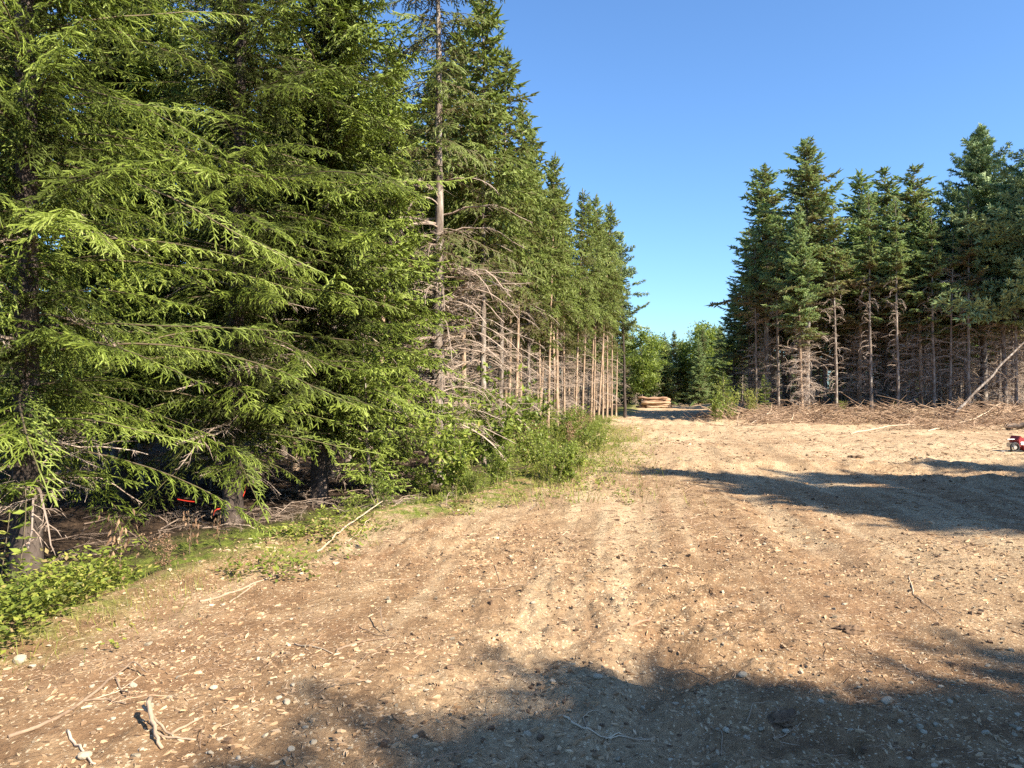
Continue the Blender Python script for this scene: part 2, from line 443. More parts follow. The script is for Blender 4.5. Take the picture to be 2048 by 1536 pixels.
# ---------------------------------------------------------------- branches
def branch(L, seed, rise=.1, droop=.5, hang=.5, secsp=.09, tersp=.055, secmax=.5, shoot=.085, style='spindle', rad=.012, tip=.1, bare=.12, woodr=.0035, shr=.011):
    """a conifer bough along +x: axis, side branchlets and needle clad shoots"""
    rng = np.random.RandomState(seed); g = Geo()
    n = 12; s = np.linspace(0, 1, n)
    droop *= rng.uniform(.45, 1.25); rise += rng.uniform(-.12, .12)
    el = rise - droop * s ** 1.2 + tip * 6 * np.clip(s - .75, 0, 1) + np.cumsum(rng.normal(0, .05, n))
    yaw = np.cumsum(rng.normal(0, .055, n))
    d = np.stack([np.cos(el) * np.cos(yaw), np.cos(el) * np.sin(yaw), np.sin(el)], 1)
    P = np.concatenate([np.zeros((1, 3)), np.cumsum(d[:-1] * L / (n - 1), 0)])
    r = rad * (L / 2.0) ** .7 * (1 - .85 * s) + .0015
    segs(g, P[:-1], P[1:], r[:-1], r[1:], 1, .35, 4)
    at = lambda q: np.stack([np.interp(q, s, P[:, i]) for i in range(3)], 1)
    tn = lambda q: nrm(np.stack([np.interp(q, s, d[:, i]) for i in range(3)], 1))
    m = max(3, int(L * (1 - bare) / secsp))
    q = np.repeat(np.linspace(bare, .985, m), 2) + rng.uniform(-.4, .4, 2 * m) * secsp / L
    q = np.clip(q, 0.02, .99); side = np.tile([1., -1.], m)
    ln = secmax * np.clip(np.minimum(q / .35 + .25, 1) * (1.06 - q) ** .75, .12, 1) * min(1, L / 1.3 + .25) * rng.uniform(.6, 1.15, 2 * m)
    keep = rng.rand(2 * m) > .08; q, side, ln = q[keep], side[keep], ln[keep]
    B = at(q); T = tn(q); Sd = nrm(np.cross(UP[None], T)) * side[:, None]
    an = rng.uniform(.7, 1.1, len(q))[:, None]
    D = nrm(T * np.cos(an) + Sd * np.sin(an) + UP * rng.normal(.02, .22, len(q))[:, None])
    K = 4
    pts = [B]; dirs = []
    for k in range(K):
        dk = nrm(D - UP * (hang * (k + .5) / K * 1.6) * rng.uniform(.6, 1.3, len(q))[:, None])
        dirs.append(dk); pts.append(pts[-1] + dk * (ln / K)[:, None])
    for k in range(K):
        segs(g, pts[k], pts[k + 1], woodr * (1 - .2 * k), woodr * (.8 - .2 * k), 1, .45, 3)
    # shoots along every branchlet, both sides and at its tip
    nt_ = np.maximum(2, (ln / tersp).astype(int) * 2 + 1)
    idx = np.repeat(np.arange(len(q)), nt_)
    pos = np.concatenate([np.linspace(.12, 1, c) for c in nt_])
    sd = np.where(np.concatenate([np.arange(c) for c in nt_]) % 2 == 0, 1., -1.)
    last = pos > .999; sd[last] = 0
    pk = np.clip((pos * K).astype(int), 0, K - 1); fr = pos * K - pk
    A = np.stack(pts)[pk, idx]; Bq = np.stack(pts)[pk + 1, idx]; dd = np.stack(dirs)[pk, idx]
    base = A + (Bq - A) * fr[:, None]
    lat = nrm(np.cross(UP[None] + .01, dd)) * sd[:, None]
    a2 = rng.uniform(.5, 1.0, len(base))[:, None]
    sdn = nrm(dd * np.cos(a2) + lat * np.sin(a2) - UP * hang * .3 + rng.normal(0, .22, (len(base), 3)))
    sl = shoot * rng.uniform(.6, 1.25, len(base)) * (1 - .25 * pos)
    # the bough's own leader shoots
    m2 = max(3, int(L * .5 / (shoot * .8)))
    q2 = np.linspace(.5, .97, m2)
    base = np.concatenate([base, at(q2), P[-1:]]); sdn = np.concatenate([sdn, tn(q2), d[-1:]])
    sl = np.concatenate([sl, np.full(m2 + 1, shoot * 1.2)])
    for k in range(K):
        base = np.concatenate([base, pts[k] + (pts[k + 1] - pts[k]) * .1]); sdn = np.concatenate([sdn, dirs[k]]); sl = np.concatenate([sl, ln / K * 1.15])
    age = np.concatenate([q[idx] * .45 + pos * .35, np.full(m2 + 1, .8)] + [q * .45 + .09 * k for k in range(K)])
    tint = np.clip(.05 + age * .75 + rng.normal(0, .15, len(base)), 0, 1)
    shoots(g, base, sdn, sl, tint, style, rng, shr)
    return g.pack()

def shoots(g, P, D, L, tint, style, rng, shr=.011):
    n = len(P)
    if style == 'needle':
        fingers(g, P, D, L, shr * .55, 0, tint)
        k = 18
        t = np.tile((np.arange(k) + .5) / k, n); rep = np.repeat(np.arange(n), k)
        a_, b_ = perp(D); an = np.tile(np.arange(k) * 2.4, n) + np.repeat(rng.uniform(0, 6, n), k)
        rad_ = a_[rep] * np.cos(an)[:, None] + b_[rep] * np.sin(an)[:, None]
        nd = nrm(D[rep] * .5 + rad_ * .9 + UP * .12)
        needles(g, P[rep] + D[rep] * (t * L[rep])[:, None], nd, rng.uniform(.010, .014, n * k), .0015, nrm(np.cross(nd, D[rep]) + 1e-6), 0, np.clip(tint[rep] + rng.normal(0, .07, n * k), 0, 1))
    elif style == 'spindle':
        fingers(g, P, D, L, shr * .8, 0, tint)
        k = 7
        t = np.tile((np.arange(k) + .6) / k, n); rep = np.repeat(np.arange(n), k)
        a_, b_ = perp(D); an = np.tile(np.arange(k) * 2.4, n) + np.repeat(rng.uniform(0, 6, n), k)
        rad_ = a_[rep] * np.cos(an)[:, None] + b_[rep] * np.sin(an)[:, None]
        nd = nrm(D[rep] * .55 + rad_ * .9)
        needles(g, P[rep] + D[rep] * (t * L[rep] * .8)[:, None], nd, shr * 1.5, shr * .2, nrm(np.cross(nd, D[rep]) + 1e-6), 0, np.clip(tint[rep] + .05, 0, 1))
    elif style == 'blade':
        a_, b_ = perp(D); an = rng.uniform(0, 6, n)[:, None]
        w = a_ * np.cos(an) + b_ * np.sin(an)
        needles(g, P, D, L, shr, w, 0, tint)
        needles(g, P + D * (L * .15)[:, None], D, L * .95, shr * .9, np.cross(D, w), 0, np.clip(tint + .04, 0, 1))
    elif style == 'tuft':
        k = 6; rep = np.repeat(np.arange(n), k)
        nd = nrm(D[rep] + rng.normal(0, .55, (n * k, 3)))
        spindles(g, P[rep], nd, L[rep] * rng.uniform(.7, 1.1, n * k), shr, 0, np.clip(tint[rep] + rng.normal(0, .08, n * k), 0, 1), .5, .6)

def deadbranch(L, seed, curve=.8, n2=9, twig=.35, rad=.010, minr=.0022, wig=.12, fine=True):
    rng = np.random.RandomState(seed); g = Geo(); n = 8; s = np.linspace(0, 1, n)
    el = .15 - curve * s + rng.uniform(-wig, wig, n); yaw = np.cumsum(rng.uniform(-wig, wig, n))
    d = np.stack([np.cos(el) * np.cos(yaw), np.cos(el) * np.sin(yaw), np.sin(el)], 1)
    P = np.concatenate([np.zeros((1, 3)), np.cumsum(d[:-1] * L / (n - 1), 0)])
    r = rad * (1 - .8 * s) + minr
    segs(g, P[:-1], P[1:], r[:-1], r[1:], 0, .5 + .3 * s[:-1], 3)
    q = rng.uniform(.15, 1, n2); lo = lambda A_: np.stack([np.interp(q, s, A_[:, i]) for i in range(3)], 1)
    B, T = lo(P), nrm(lo(d)); sd = rng.choice([-1., 1.], n2)[:, None]
    D = nrm(T * .7 + np.cross(UP[None], T) * sd * rng.uniform(.4, 1, n2)[:, None] + rng.normal(0, .2, (n2, 3)))
    l = twig * L * rng.uniform(.3, 1, n2) * (1.15 - q)
    mid = B + D * (l * .5)[:, None]; D2 = nrm(D - UP * .4 * curve + rng.normal(0, .15, (n2, 3)))
    segs(g, B, mid, minr * 1.6, minr * 1.2, 0, .55, 3); spindles(g, mid, D2, l * .55, minr * 1.1, 0, .65, .1)
    if fine:
        k = 4; rep = np.repeat(np.arange(n2), k); t = rng.uniform(.2, 1, n2 * k)[:, None]
        D3 = nrm(D[rep] + rng.normal(0, .6, (n2 * k, 3)) - UP * .2)
        spindles(g, B[rep] + D[rep] * t * l[rep][:, None], D3, l[rep] * rng.uniform(.2, .45, n2 * k), minr * .8, 0, .7, .1)
    return g.pack()

def Rzy(az, tilt):
    ca, sa, ct, st = math.cos(az), math.sin(az), math.cos(tilt), math.sin(tilt)
    return np.array([[ca * ct, -sa, -ca * st], [sa * ct, ca, -sa * st], [st, 0, ct]])

def family(lengths, seed, per=2, **kw):
    return [(L, [branch(L, seed + i * 10 + j, **kw) for j in range(per)]) for i, L in enumerate(lengths)]

def conifer(H, base, rmax, fam, seed, wsp=.35, nper=5, trunk_r=.11, full=.25, power=.8, low_tilt=-.3, top_tilt=.6, skip=0., bend=.1,
            dead=None, dead_from=.4, dead_n=0, dead_len=1.0, gap=None, lump=.25, sides=10, deadcol=0., irregular=0., low_skip=0., dying=0., inner=0):
    """returns Geo for trunk, crown and dead branches"""
    rng = np.random.RandomState(seed); tr, cr, de = Geo(), Geo(), Geo()
    nz = 14; zz = np.linspace(0, H, nz)
    bx = bend * np.sin(zz / H * 2.2 + seed) - bend * math.sin(seed); by = bend * np.cos(zz / H * 1.9 + seed) - bend * math.cos(seed)
    bx = bx + np.cumsum(rng.normal(0, .012, nz)); by = by + np.cumsum(rng.normal(0, .012, nz)); bx -= bx[0]; by -= by[0]
    rad = trunk_r * (1 - zz / H) ** .85 + .006; rad[0] *= 1.3
    pts = np.stack([bx, by, zz], 1); pts[0, 2] = -.35
    fz = np.linspace(0, 1, 40); PP = np.stack([np.interp(fz, np.linspace(0, 1, nz), pts[:, i]) for i in range(3)], 1)
    tube(tr, PP, np.interp(fz, np.linspace(0, 1, nz), rad), sides, 0, .5, .06, rng)
    cen = lambda z: np.array([np.interp(z, zz, bx), np.interp(z, zz, by), z])
    z = base; az = rng.uniform(0, 6)
    while z < H - .12:
        u = (z - base) / (H - base)
        prof = min(1, (u / full) ** .6 + .35 if full > 0 else 1) * (1 - u) ** power + .03
        k = max(3, int(round(nper * (1 - .3 * u) + rng.uniform(-.6, .6))))
        fw = 1 + lump * rng.uniform(-1, 1)
        if gap and gap(u, rng): k = 0
        for j in range(k):
            if rng.rand() < skip: continue
            if low_skip and u < .3 and rng.rand() < low_skip * (1 - u / .3): continue
            az_ = az + j * 2 * math.pi / k + rng.uniform(-.35, .35)
            r = rmax * prof * fw * rng.uniform(.55, 1.18) * (1 + irregular * rng.uniform(-1, 1))
            r = max(r, .18)
            L, lst = min(fam, key=lambda q_: abs(math.log(q_[0] / r)))
            g = lst[rng.randint(len(lst))]
            tilt = low_tilt + (top_tilt - low_tilt) * u ** 1.3 + rng.normal(0, .14)
            ro = rng.normal(0, .35); cro, sro = math.cos(ro), math.sin(ro)
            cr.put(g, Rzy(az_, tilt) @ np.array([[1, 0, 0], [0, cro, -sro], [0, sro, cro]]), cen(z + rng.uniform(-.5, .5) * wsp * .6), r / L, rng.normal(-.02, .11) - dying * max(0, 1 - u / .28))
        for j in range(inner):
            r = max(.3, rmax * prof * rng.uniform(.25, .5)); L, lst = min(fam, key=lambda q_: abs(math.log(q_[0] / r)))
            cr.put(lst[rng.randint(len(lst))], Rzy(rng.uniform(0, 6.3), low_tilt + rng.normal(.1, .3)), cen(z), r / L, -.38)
        az += 2.4; z += wsp * (1 - .45 * u) * rng.uniform(.7, 1.3)
    # the leader
    lead = min(fam, key=lambda q_: abs(q_[0] - .5))[1][0]
    cr.put(lead, Rzy(az, 1.5), cen(H - .35), .9)
    if dead and dead_n:
        for i in range(dead_n):
            z = rng.uniform(dead_from, base + .25 * (H - base) * rng.rand())
            g = dead[rng.randint(len(dead))]
            de.put(g, Rzy(rng.uniform(0, 6.3), rng.uniform(-.1, .35)), cen(z), dead_len * rng.uniform(.5, 1.2), rng.uniform(-.15, .15) + deadcol)
    return tr, cr, de

class Kind:
    """meshes of one built tree, shared by its copies"""
    def __init__(self, name, geos, leafmat, bark, H, r, twigmat='twig', deadmat='dead'):
        tr, cr, de = geos
        self.t = tr.mesh('trunk', [M[bark]]); self.c = cr.mesh('crown', [M[leafmat], M[twigmat]])
        self.d = de.mesh('dead_branches', [M[deadmat]]) if de.v else None
        self.H, self.r, self.name = H, r, name

def plant(kind, x, y, H, rot, label, cat, group=None, lean=(0, 0), name='spruce_tree', widen=1.0):
    s = H / kind.H
    o = obj(name, None, None, (x, y, float(height(x, y))), (lean[0], lean[1], rot), (s * widen, s * widen, s))
    o.empty_display_size = .3
    tag(o, label, cat, group)
    obj('trunk', kind.t, o); obj('crown', kind.c, o)
    if kind.d: tag(obj('dead_branches', kind.d, o), kind='stuff')
    return o

# prototypes --------------------------------------------------------------------
LN = [.35, .7, 1.2, 1.8, 2.5, 3.1]
famN = family(LN, 100, 3, style='needle', hang=.6, droop=.5, rise=.2, secsp=.09, tersp=.055, secmax=.44, shoot=.078, shr=.0085, bare=.06, rad=.008, woodr=.0025)
famS = family(LN, 200, 3, style='spindle', hang=.6, droop=.5, rise=.2, secsp=.10, tersp=.06, secmax=.42, shoot=.095, shr=.011, bare=.06, tip=.2, rad=.008, woodr=.0025)
famM = family(LN[:5], 300, 2, style='blade', hang=.45, droop=.5, rise=.2, secsp=.13, tersp=.11, secmax=.5, shoot=.17, shr=.030, bare=.12, tip=.14, woodr=.005)
famF = family([.35, .7, 1.2, 1.8, 2.5], 400, 2, style='blade', hang=.15, droop=.25, rise=.15, secsp=.13, tersp=.15, secmax=.55, shoot=.24, shr=.048, bare=.08, tip=.12, woodr=.006)
famP = family([.5, 1.0, 1.7, 2.4], 500, 2, style='tuft', hang=.05, droop=-.1, rise=.1, secsp=.18, tersp=.17, secmax=.7, shoot=.20, shr=.024, bare=.2, tip=.1, woodr=.008)
deadN = [deadbranch(1.0, 600 + i, curve=.6 + .4 * (i % 3), n2=12, twig=.5, rad=.009, minr=.0022, wig=.2) for i in range(8)]
deadF = [deadbranch(1.0, 650 + i, curve=.2 + .6 * (i % 4), n2=14, twig=.5, rad=.009, minr=.0045, wig=.22) for i in range(8)]

K = {}
K['nearA'] = Kind('nearA', conifer(12.5, .85, 2.7, famN, 1, wsp=.27, nper=6, inner=6, trunk_r=.11, full=.12, power=.75, low_tilt=-.25, top_tilt=.5, dead=deadN, dead_from=.5, dead_n=30, dead_len=1.2), 'spruce', 'bark_dark', 12.5, 3)
K['nearB'] = Kind('nearB', conifer(12.0, 1.0, 2.4, famS, 2, wsp=.22, nper=7, inner=6, trunk_r=.11, full=.12, power=.7, low_tilt=-.2, top_tilt=.55, dead=deadN, dead_from=.4, dead_n=40, dead_len=1.3), 'spruce', 'bark_dark', 12.0, 2.7)
K['nearC'] = Kind('nearC', conifer(10.5, .5, 1.8, famS, 3, wsp=.23, nper=6, trunk_r=.11, full=.15, power=.75, low_tilt=-.2, top_tilt=.6), 'spruce', 'bark_dark', 10.5, 1.9)
K['young'] = Kind('young', conifer(3.2, .15, 1.0, famS[:4], 4, wsp=.24, nper=5, trunk_r=.035, full=0, power=.8, low_tilt=0, top_tilt=.8), 'spruce', 'bark', 3.2, 1.0)
K['sparse'] = Kind('sparse', conifer(11.2, 3.9, 1.8, famS, 7, wsp=.30, nper=4, trunk_r=.115, full=.1, power=.33, low_tilt=-.5, top_tilt=.25, skip=.12, gap=lambda u, r: .10 < u < .20, dead=deadN, dead_from=.9, dead_n=120, dead_len=1.6, irregular=.35, sides=14), 'spruce_mid', 'bark', 11.2, 1.6)
for i, (b, n) in enumerate(((3.6, 30), (3.8, 70), (4.4, 24))):
    K['mid%d' % i] = Kind('mid', conifer(11, b, 1.6, famM, 20 + i, wsp=.27, nper=6, trunk_r=.08, full=.15, power=.65, low_tilt=-.35, top_tilt=.6, skip=.1, dead=deadN, dead_from=.5, dead_n=n, dead_len=1.2, irregular=.25, low_skip=.75, dying=.35), 'spruce_mid', 'bark_red' if i != 1 else 'bark', 11, 1.5)
for i, (b, n, tr_) in enumerate(((5.6, 44, .155), (5.0, 150, .12), (3.6, 90, .13), (5.6, 160, .13))):
    K['far%d' % i] = Kind('far', conifer(15, b, 2.3, famF, 40 + i, wsp=.36, nper=6, trunk_r=tr_, full=.2, power=.72, low_tilt=-.15, top_tilt=.6, skip=.08, dead=deadF, dead_from=.6, dead_n=n, dead_len=1.35, irregular=.3, sides=7, deadcol=.12, low_skip=.5, dying=.4, lump=.35), 'fir', 'bark' if i != 1 else 'bark_red', 15, 2.1)
K['full'] = Kind('full', conifer(9, .4, 1.8, famF, 50, wsp=.36, nper=6, trunk_r=.09, full=0, power=.8, low_tilt=-.1, top_tilt=.6, irregular=.2), 'fir', 'bark_dark', 9, 1.8)
K['pine'] = Kind('pine', conifer(12, 5.0, 2.4, famP, 60, wsp=.45, nper=4, trunk_r=.10, full=.3, power=.55, low_tilt=-.05, top_tilt=.6, skip=.15, irregular=.4, sides=8), 'pine', 'bark_dark', 12, 2)
K['pineR'] = Kind('pineR', conifer(15, 4.5, 4.0, famP, 61, wsp=.30, nper=7, trunk_r=.16, full=.25, power=.85, low_tilt=-.05, top_tilt=.9, skip=.05, irregular=.3, sides=8), 'pine', 'bark', 15, 3)
K['snag'] = Kind('snag', conifer(9.5, 9.0, .3, famF, 62, trunk_r=.08, dead=deadF, dead_from=1.2, dead_n=60, dead_len=1.3, sides=8, deadcol=.1), 'fir', 'bark', 9.5, 1)

# ---------------------------------------------------------------- left forest
rnd = random.Random(5)
placed = []
def at_px(xp, d): return ((xp - 1024) / F_PX * d, d)
def P_(kind, xp, d, H, rot, label, group=None, **kw):
    x, y = at_px(xp, d); placed.append((x, y))
    return plant(K[kind], x, y, H, rot, label, kw.pop('cat', 'spruce'), group, **kw)

P_('nearA', 55, 7.0, 12.8, .4, 'big dark spruce with long drooping boughs at the left edge of the photo')
P_('nearA', 465, 9.8, 12.6, 2.9, 'big bright green spruce whose lowest bough hangs bare-backed over the dark hollow')
P_('nearB', 250, 11.5, 12.2, 1.0, 'bushy spruce filling the gap between the drooping spruce and the biggest green one')
P_('nearB', 640, 11.4, 11.9, 4.0, 'tall lush spruce just left of the bare-stemmed lichen-grey one')
P_('nearC', 775, 13.0, 7.6, 2.0, 'narrow green spruce half hidden behind the tall lush one')
P_('sparse', 872, 14.0, 11.4, .5, 'tall gaunt spruce with a bare grey trunk and tangled dead twigs')
P_('young', 745, 10.9, 2.4, 1.4, 'young spruce with yellowing tips at the foot of the gaunt grey trunk, left side', cat='young spruce')
P_('young', 905, 13.0, 1.7, 3.4, 'small bright young spruce in front of the gaunt grey trunk', cat='young spruce')
P_('mid1', 965, 17.5, 10.8, 1.1, 'thin grey-stemmed spruce tangled in dead twigs right of the gaunt one')
P_('mid0', 930, 19.5, 11.2, 2.2, 'leaning slim spruce behind the gaunt one', lean=(0, .05))
P_('mid1', 1000, 20.0, 10.6, 3.3, 'spruce with low green boughs above the leafy brush')
P_('mid2', 1030, 23, 10.6, 4.4, 'spiky-topped spruce with a thin pale leader against the sky', widen=.74, lean=(0.000, -0.028))
P_('mid0', 1080, 28, 9.9, 5.5, 'slim spruce with a pale lower stem left of the two tallest bare stems', widen=.74, lean=(-0.012, -0.007))
P_('mid2', 1112, 31.5, 10.2, .6, 'spruce with the straightest clean tan trunk above the brush')
P_('mid0', 1150, 35, 10.8, 1.7, 'first tan bare-stemmed spruce of the close rank at the track side', widen=.74, lean=(0.024, -0.014))
P_('mid2', 1181, 40, 11.9, 2.8, 'second tan bare-stemmed spruce of the close rank, the tallest of them', widen=.74, lean=(0.006, -0.021))
P_('mid2', 1196, 41, 11.8, 3.9, 'third tan bare-stemmed spruce of the close rank', widen=.74, lean=(-0.024, -0.042))
P_('mid0', 1214, 44, 11.4, 5.0, 'fourth tan bare-stemmed spruce of the close rank', widen=.74, lean=(0.006, 0.042))
P_('mid2', 1232, 48, 10.8, 6.1, 'last tan bare-stemmed spruce of the close rank, beside the dark pine', widen=.74, lean=(-0.030, 0.035))
for xp, d_, H_, lb in ((1095, 26, 9.6, 'thin reddish stem at the left start of the close rank'), (1128, 32, 10.2, 'thin reddish stem just right of the straightest clean tan trunk'), (1163, 36, 10.6, 'thin reddish stem between the first and second of the close rank'),
                       (1187, 39.5, 10.8, 'thin reddish stem between the second and third of the close rank'), (1205, 42.5, 10.8, 'thin reddish stem between the third and fourth of the close rank'), (1223, 46, 10.6, 'thin reddish stem between the fourth and last of the close rank')):
    P_('mid2' if xp % 2 else 'mid0', xp, d_, H_, xp * .3, lb, widen=.75, lean=(((xp * 7) % 11 - 5) * .007, ((xp * 5) % 13 - 6) * .008))
P_('pine', 1250, 47, 11.3, 2.6, 'dark-stemmed pine leaning over the track at the end of the left rank', name='pine_tree', cat='pine', lean=(0, .03))

# ranks of plantation trees behind the edge
def free(x, y, dmin):
    return all((x - a_) ** 2 + (y - b_) ** 2 > dmin * dmin for a_, b_ in placed)
def in_view(x, y, pad=2.0):
    return y > 3 and abs(x) < y * .675 + pad
GL = 'spruces in the shade of the left wood'
y = 9.0
while y < 90:
    step = 1.9 if y < 45 else 2.6
    k = 0
    xe = left_edge(y)
    off = 1.6
    lim = 13 if y < 20 else (11 if y < 50 else 12)
    while off < lim:
        x = xe - off + rnd.uniform(-.5, .5); yy = y + rnd.uniform(-.6, .6)
        dm = 1.35 if y < 45 else 1.8
        if y > 50 and off < 3: off += 1.4; continue
        if in_view(x, yy, 1.5) and free(x, yy, dm if yy > 14.5 else 1.9):
            placed.append((x, yy))
            kd = K[rnd.choice(['mid0', 'mid1', 'mid2'])] if yy > 14.5 else K['nearB']
            H = rnd.uniform(9.6, 11.4) + (0 if y < 60 else .8)
            xpx = 1024 + x / yy * F_PX
            top = np.interp(xpx, [760, 880, 1000, 1050, 1110, 1150, 1200, 1240, 1300], [-400, -60, 120, 235, 330, 390, 440, 490, 600])
            H = min(H, 1.6 + (785 - top - rnd.uniform(15, 90)) * yy / F_PX)
            if H < 5.5: off += 1.2; continue
            plant(kd, x, yy, H, rnd.uniform(0, 6.28),
                  ['spruce in the dark mass behind the big drooping spruces at the left', 'spruce in the tangle behind the gaunt grey-trunked spruce', 'slim spruce in the shade behind the close rank of tan stems', 'small spruce beyond the dark pine at the end of the left rank'][(yy > 14.5) + (yy > 26) + (yy > 49)], 'spruce', GL + ['', ', behind the gaunt one', ', behind the tan stems', ', beyond the pine'][(yy > 14.5) + (yy > 26) + (yy > 49)], (rnd.uniform(-.03, .03), rnd.uniform(-.03, .03)))
        off += rnd.uniform(1.7, 2.3)
    y += step

# ---------------------------------------------------------------- right wood
P_('far2', 1468, 57, 9.5, .3, 'short dark fir at the track corner of the right wood', widen=1.22, cat='fir', name='fir_tree')
P_('far2', 1500, 52, 12.2, 1.0, 'dark fir with broad skirts leaning out left toward the sky gap', widen=1.15, cat='fir', name='fir_tree')
P_('far0', 1532, 48.5, 15.3, 1.3, 'dense fir with a pointed top, first tall one right of the track', widen=1.22, cat='fir', name='fir_tree')
P_('far0', 1612, 44.5, 15.8, 2.0, 'tallest pointed fir of the right wood with a bright bare lower trunk', widen=1.22, cat='fir', name='fir_tree')
P_('far2', 1650, 49, 14.2, 2.5, 'fir half hidden behind the right side of the tallest pointed fir', widen=1.22, cat='fir', name='fir_tree')
P_('far1', 1718, 47, 14.9, 3.0, 'fir in the middle of the right wood with a needle-thin tip', widen=1.22, cat='fir', name='fir_tree')
P_('far3', 1772, 49, 15.6, 4.0, 'slender fir between the needle-thin tip and the bushy-topped fir', widen=1.22, cat='fir', name='fir_tree')
P_('far3', 1824, 46, 14.9, 5.0, 'bushy-topped fir with a long bare pale trunk below', widen=1.22, cat='fir', name='fir_tree')
P_('far1', 1843, 45, 12.5, 5.6, 'thin fir with arching dead boughs beside the bushy-topped one', widen=1.22, cat='fir', name='fir_tree')
P_('young', 1450, 42.5, 2.6, .4, 'young spruce in the bushes at the track corner', cat='young spruce')
P_('young', 1530, 43.5, 2.0, 2.4, 'low young spruce at the foot of the first tall fir', cat='young spruce')
P_('snag', 1900, 44, 10.2, .2, 'bare pale snag with short dead boughs in front of the broad pine', cat='dead tree', name='dead_tree')
P_('pineR', 1968, 47, 17.6, 1.0, 'broad bushy pine, the highest crown of the right wood', widen=1.15, cat='pine', name='pine_tree')
P_('far3', 2010, 44, 13.2, 2.0, 'fir with a dull olive crown in front of the broad pine', widen=1.22, cat='fir', name='fir_tree')
P_('pineR', 2105, 42, 17.0, 3.0, 'dark pine whose boughs reach in at the right edge of the photo', widen=1.15, cat='pine', name='pine_tree')
K['pole'] = Kind('pole', conifer(13, 7.2, 1.3, famF, 67, wsp=.36, nper=5, trunk_r=.10, full=.2, power=.7, low_tilt=-.1, top_tilt=.6, skip=.1, dead=deadF, dead_from=1, dead_n=60, dead_len=.9, sides=7, deadcol=.1, low_skip=.5, dying=.5), 'fir', 'bark', 13, 1.3)
for xp, d_, H_, lb in ((1556, 44.5, 11.5, 'thin pale stem between the first tall fir and the tallest pointed one'), (1672, 43.8, 12.0, 'thin pale stem right of the tallest pointed fir'),
                       (1742, 44.2, 12.8, 'pale stem just right of the needle-thin tip'), (1796, 43.6, 12.2, 'pale stem left of the bushy-topped fir'),
                       (1868, 44.0, 11.8, 'pale stem between the bushy-topped fir and the snag'), (1938, 43.5, 12.5, 'pale stem between the snag and the broad pine'), (1512, 46.5, 11.0, 'pale stem left of the first tall fir'), (2032, 43.0, 12, 'pale stem nearest the right edge of the photo')):
    P_('pole', xp, d_, H_, xp * .7, lb, cat='fir', name='fir_tree')
GR = 'firs in the shade of the right wood'
yy0 = 43.0
while yy0 < 80:
    x = 12.0
    while x < 56:
        xx = x + rnd.uniform(-.7, .7); yy = yy0 + rnd.uniform(-.7, .7)
        if right_zone(xx, yy) > .2 and not (61 < yy < 78 and xx < 31) and in_view(xx, yy, 3) and free(xx, yy, 1.7):
            placed.append((xx, yy))
            kd = K['far%d' % rnd.choice([0, 1, 2, 3, 1, 3])]
            zi = int(np.searchsorted([1612, 1770, 1930], 1024 + xx / yy * F_PX)); H = rnd.uniform(10.5, 13.2) if yy < 50 else rnd.uniform(11.5, 14.2)
            plant(kd, xx, yy, H, rnd.uniform(0, 6.28), 'slim shaded fir ' + ['between the track corner and the tallest pointed fir', 'behind the fir with the needle-thin tip', 'behind the bushy-topped fir and the pale snag', 'below and behind the broad pine'][zi], 'fir', GR + ', part %s' % 'abcd'[zi],
                  (rnd.uniform(-.03, .03), rnd.uniform(-.03, .03)), name='fir_tree')
        x += rnd.uniform(2.1, 2.9)
    yy0 += 2.4

# ---------------------------------------------------------------- far end of the track
GF = 'spruces closing the far end of the track'
for i in range(70):
    for _ in range(30):
        yy = rnd.uniform(92, 128); xx = rnd.uniform(9, 42)
        if free(xx, yy, 2.6) and (xx < yy * .24 + 12): break
    placed.append((xx, yy))
    kd = K[rnd.choice(['far2', 'full', 'far0', 'full'])]
    plant(kd, xx, yy, rnd.uniform(7.5, 10.6), rnd.uniform(0, 6.28), 'small dark spruce in the wall of trees closing the far end of the track', 'spruce', GF)

for xp, d_, H_, kd_, lb in ((1440, 74, 7.6, 'full', 'dark spruce closing in on the right side of the far track bend'), (1396, 90, 7.6, 'full', 'spruce in front of the tallest light green leafy tree'), (1330, 97, 9.2, 'full', 'pointed spruce right behind the log pile'),
                            (1347, 99, 9.6, 'far2', 'tallest pointed spruce straight ahead where the track ends'), (1366, 101, 8.6, 'full', 'spruce between the one straight ahead and the leafy trees'), (1308, 95, 8.8, 'far2', 'slim spruce above the left end of the log pile')):
    P_(kd_, xp, d_, H_, xp * .9, lb)

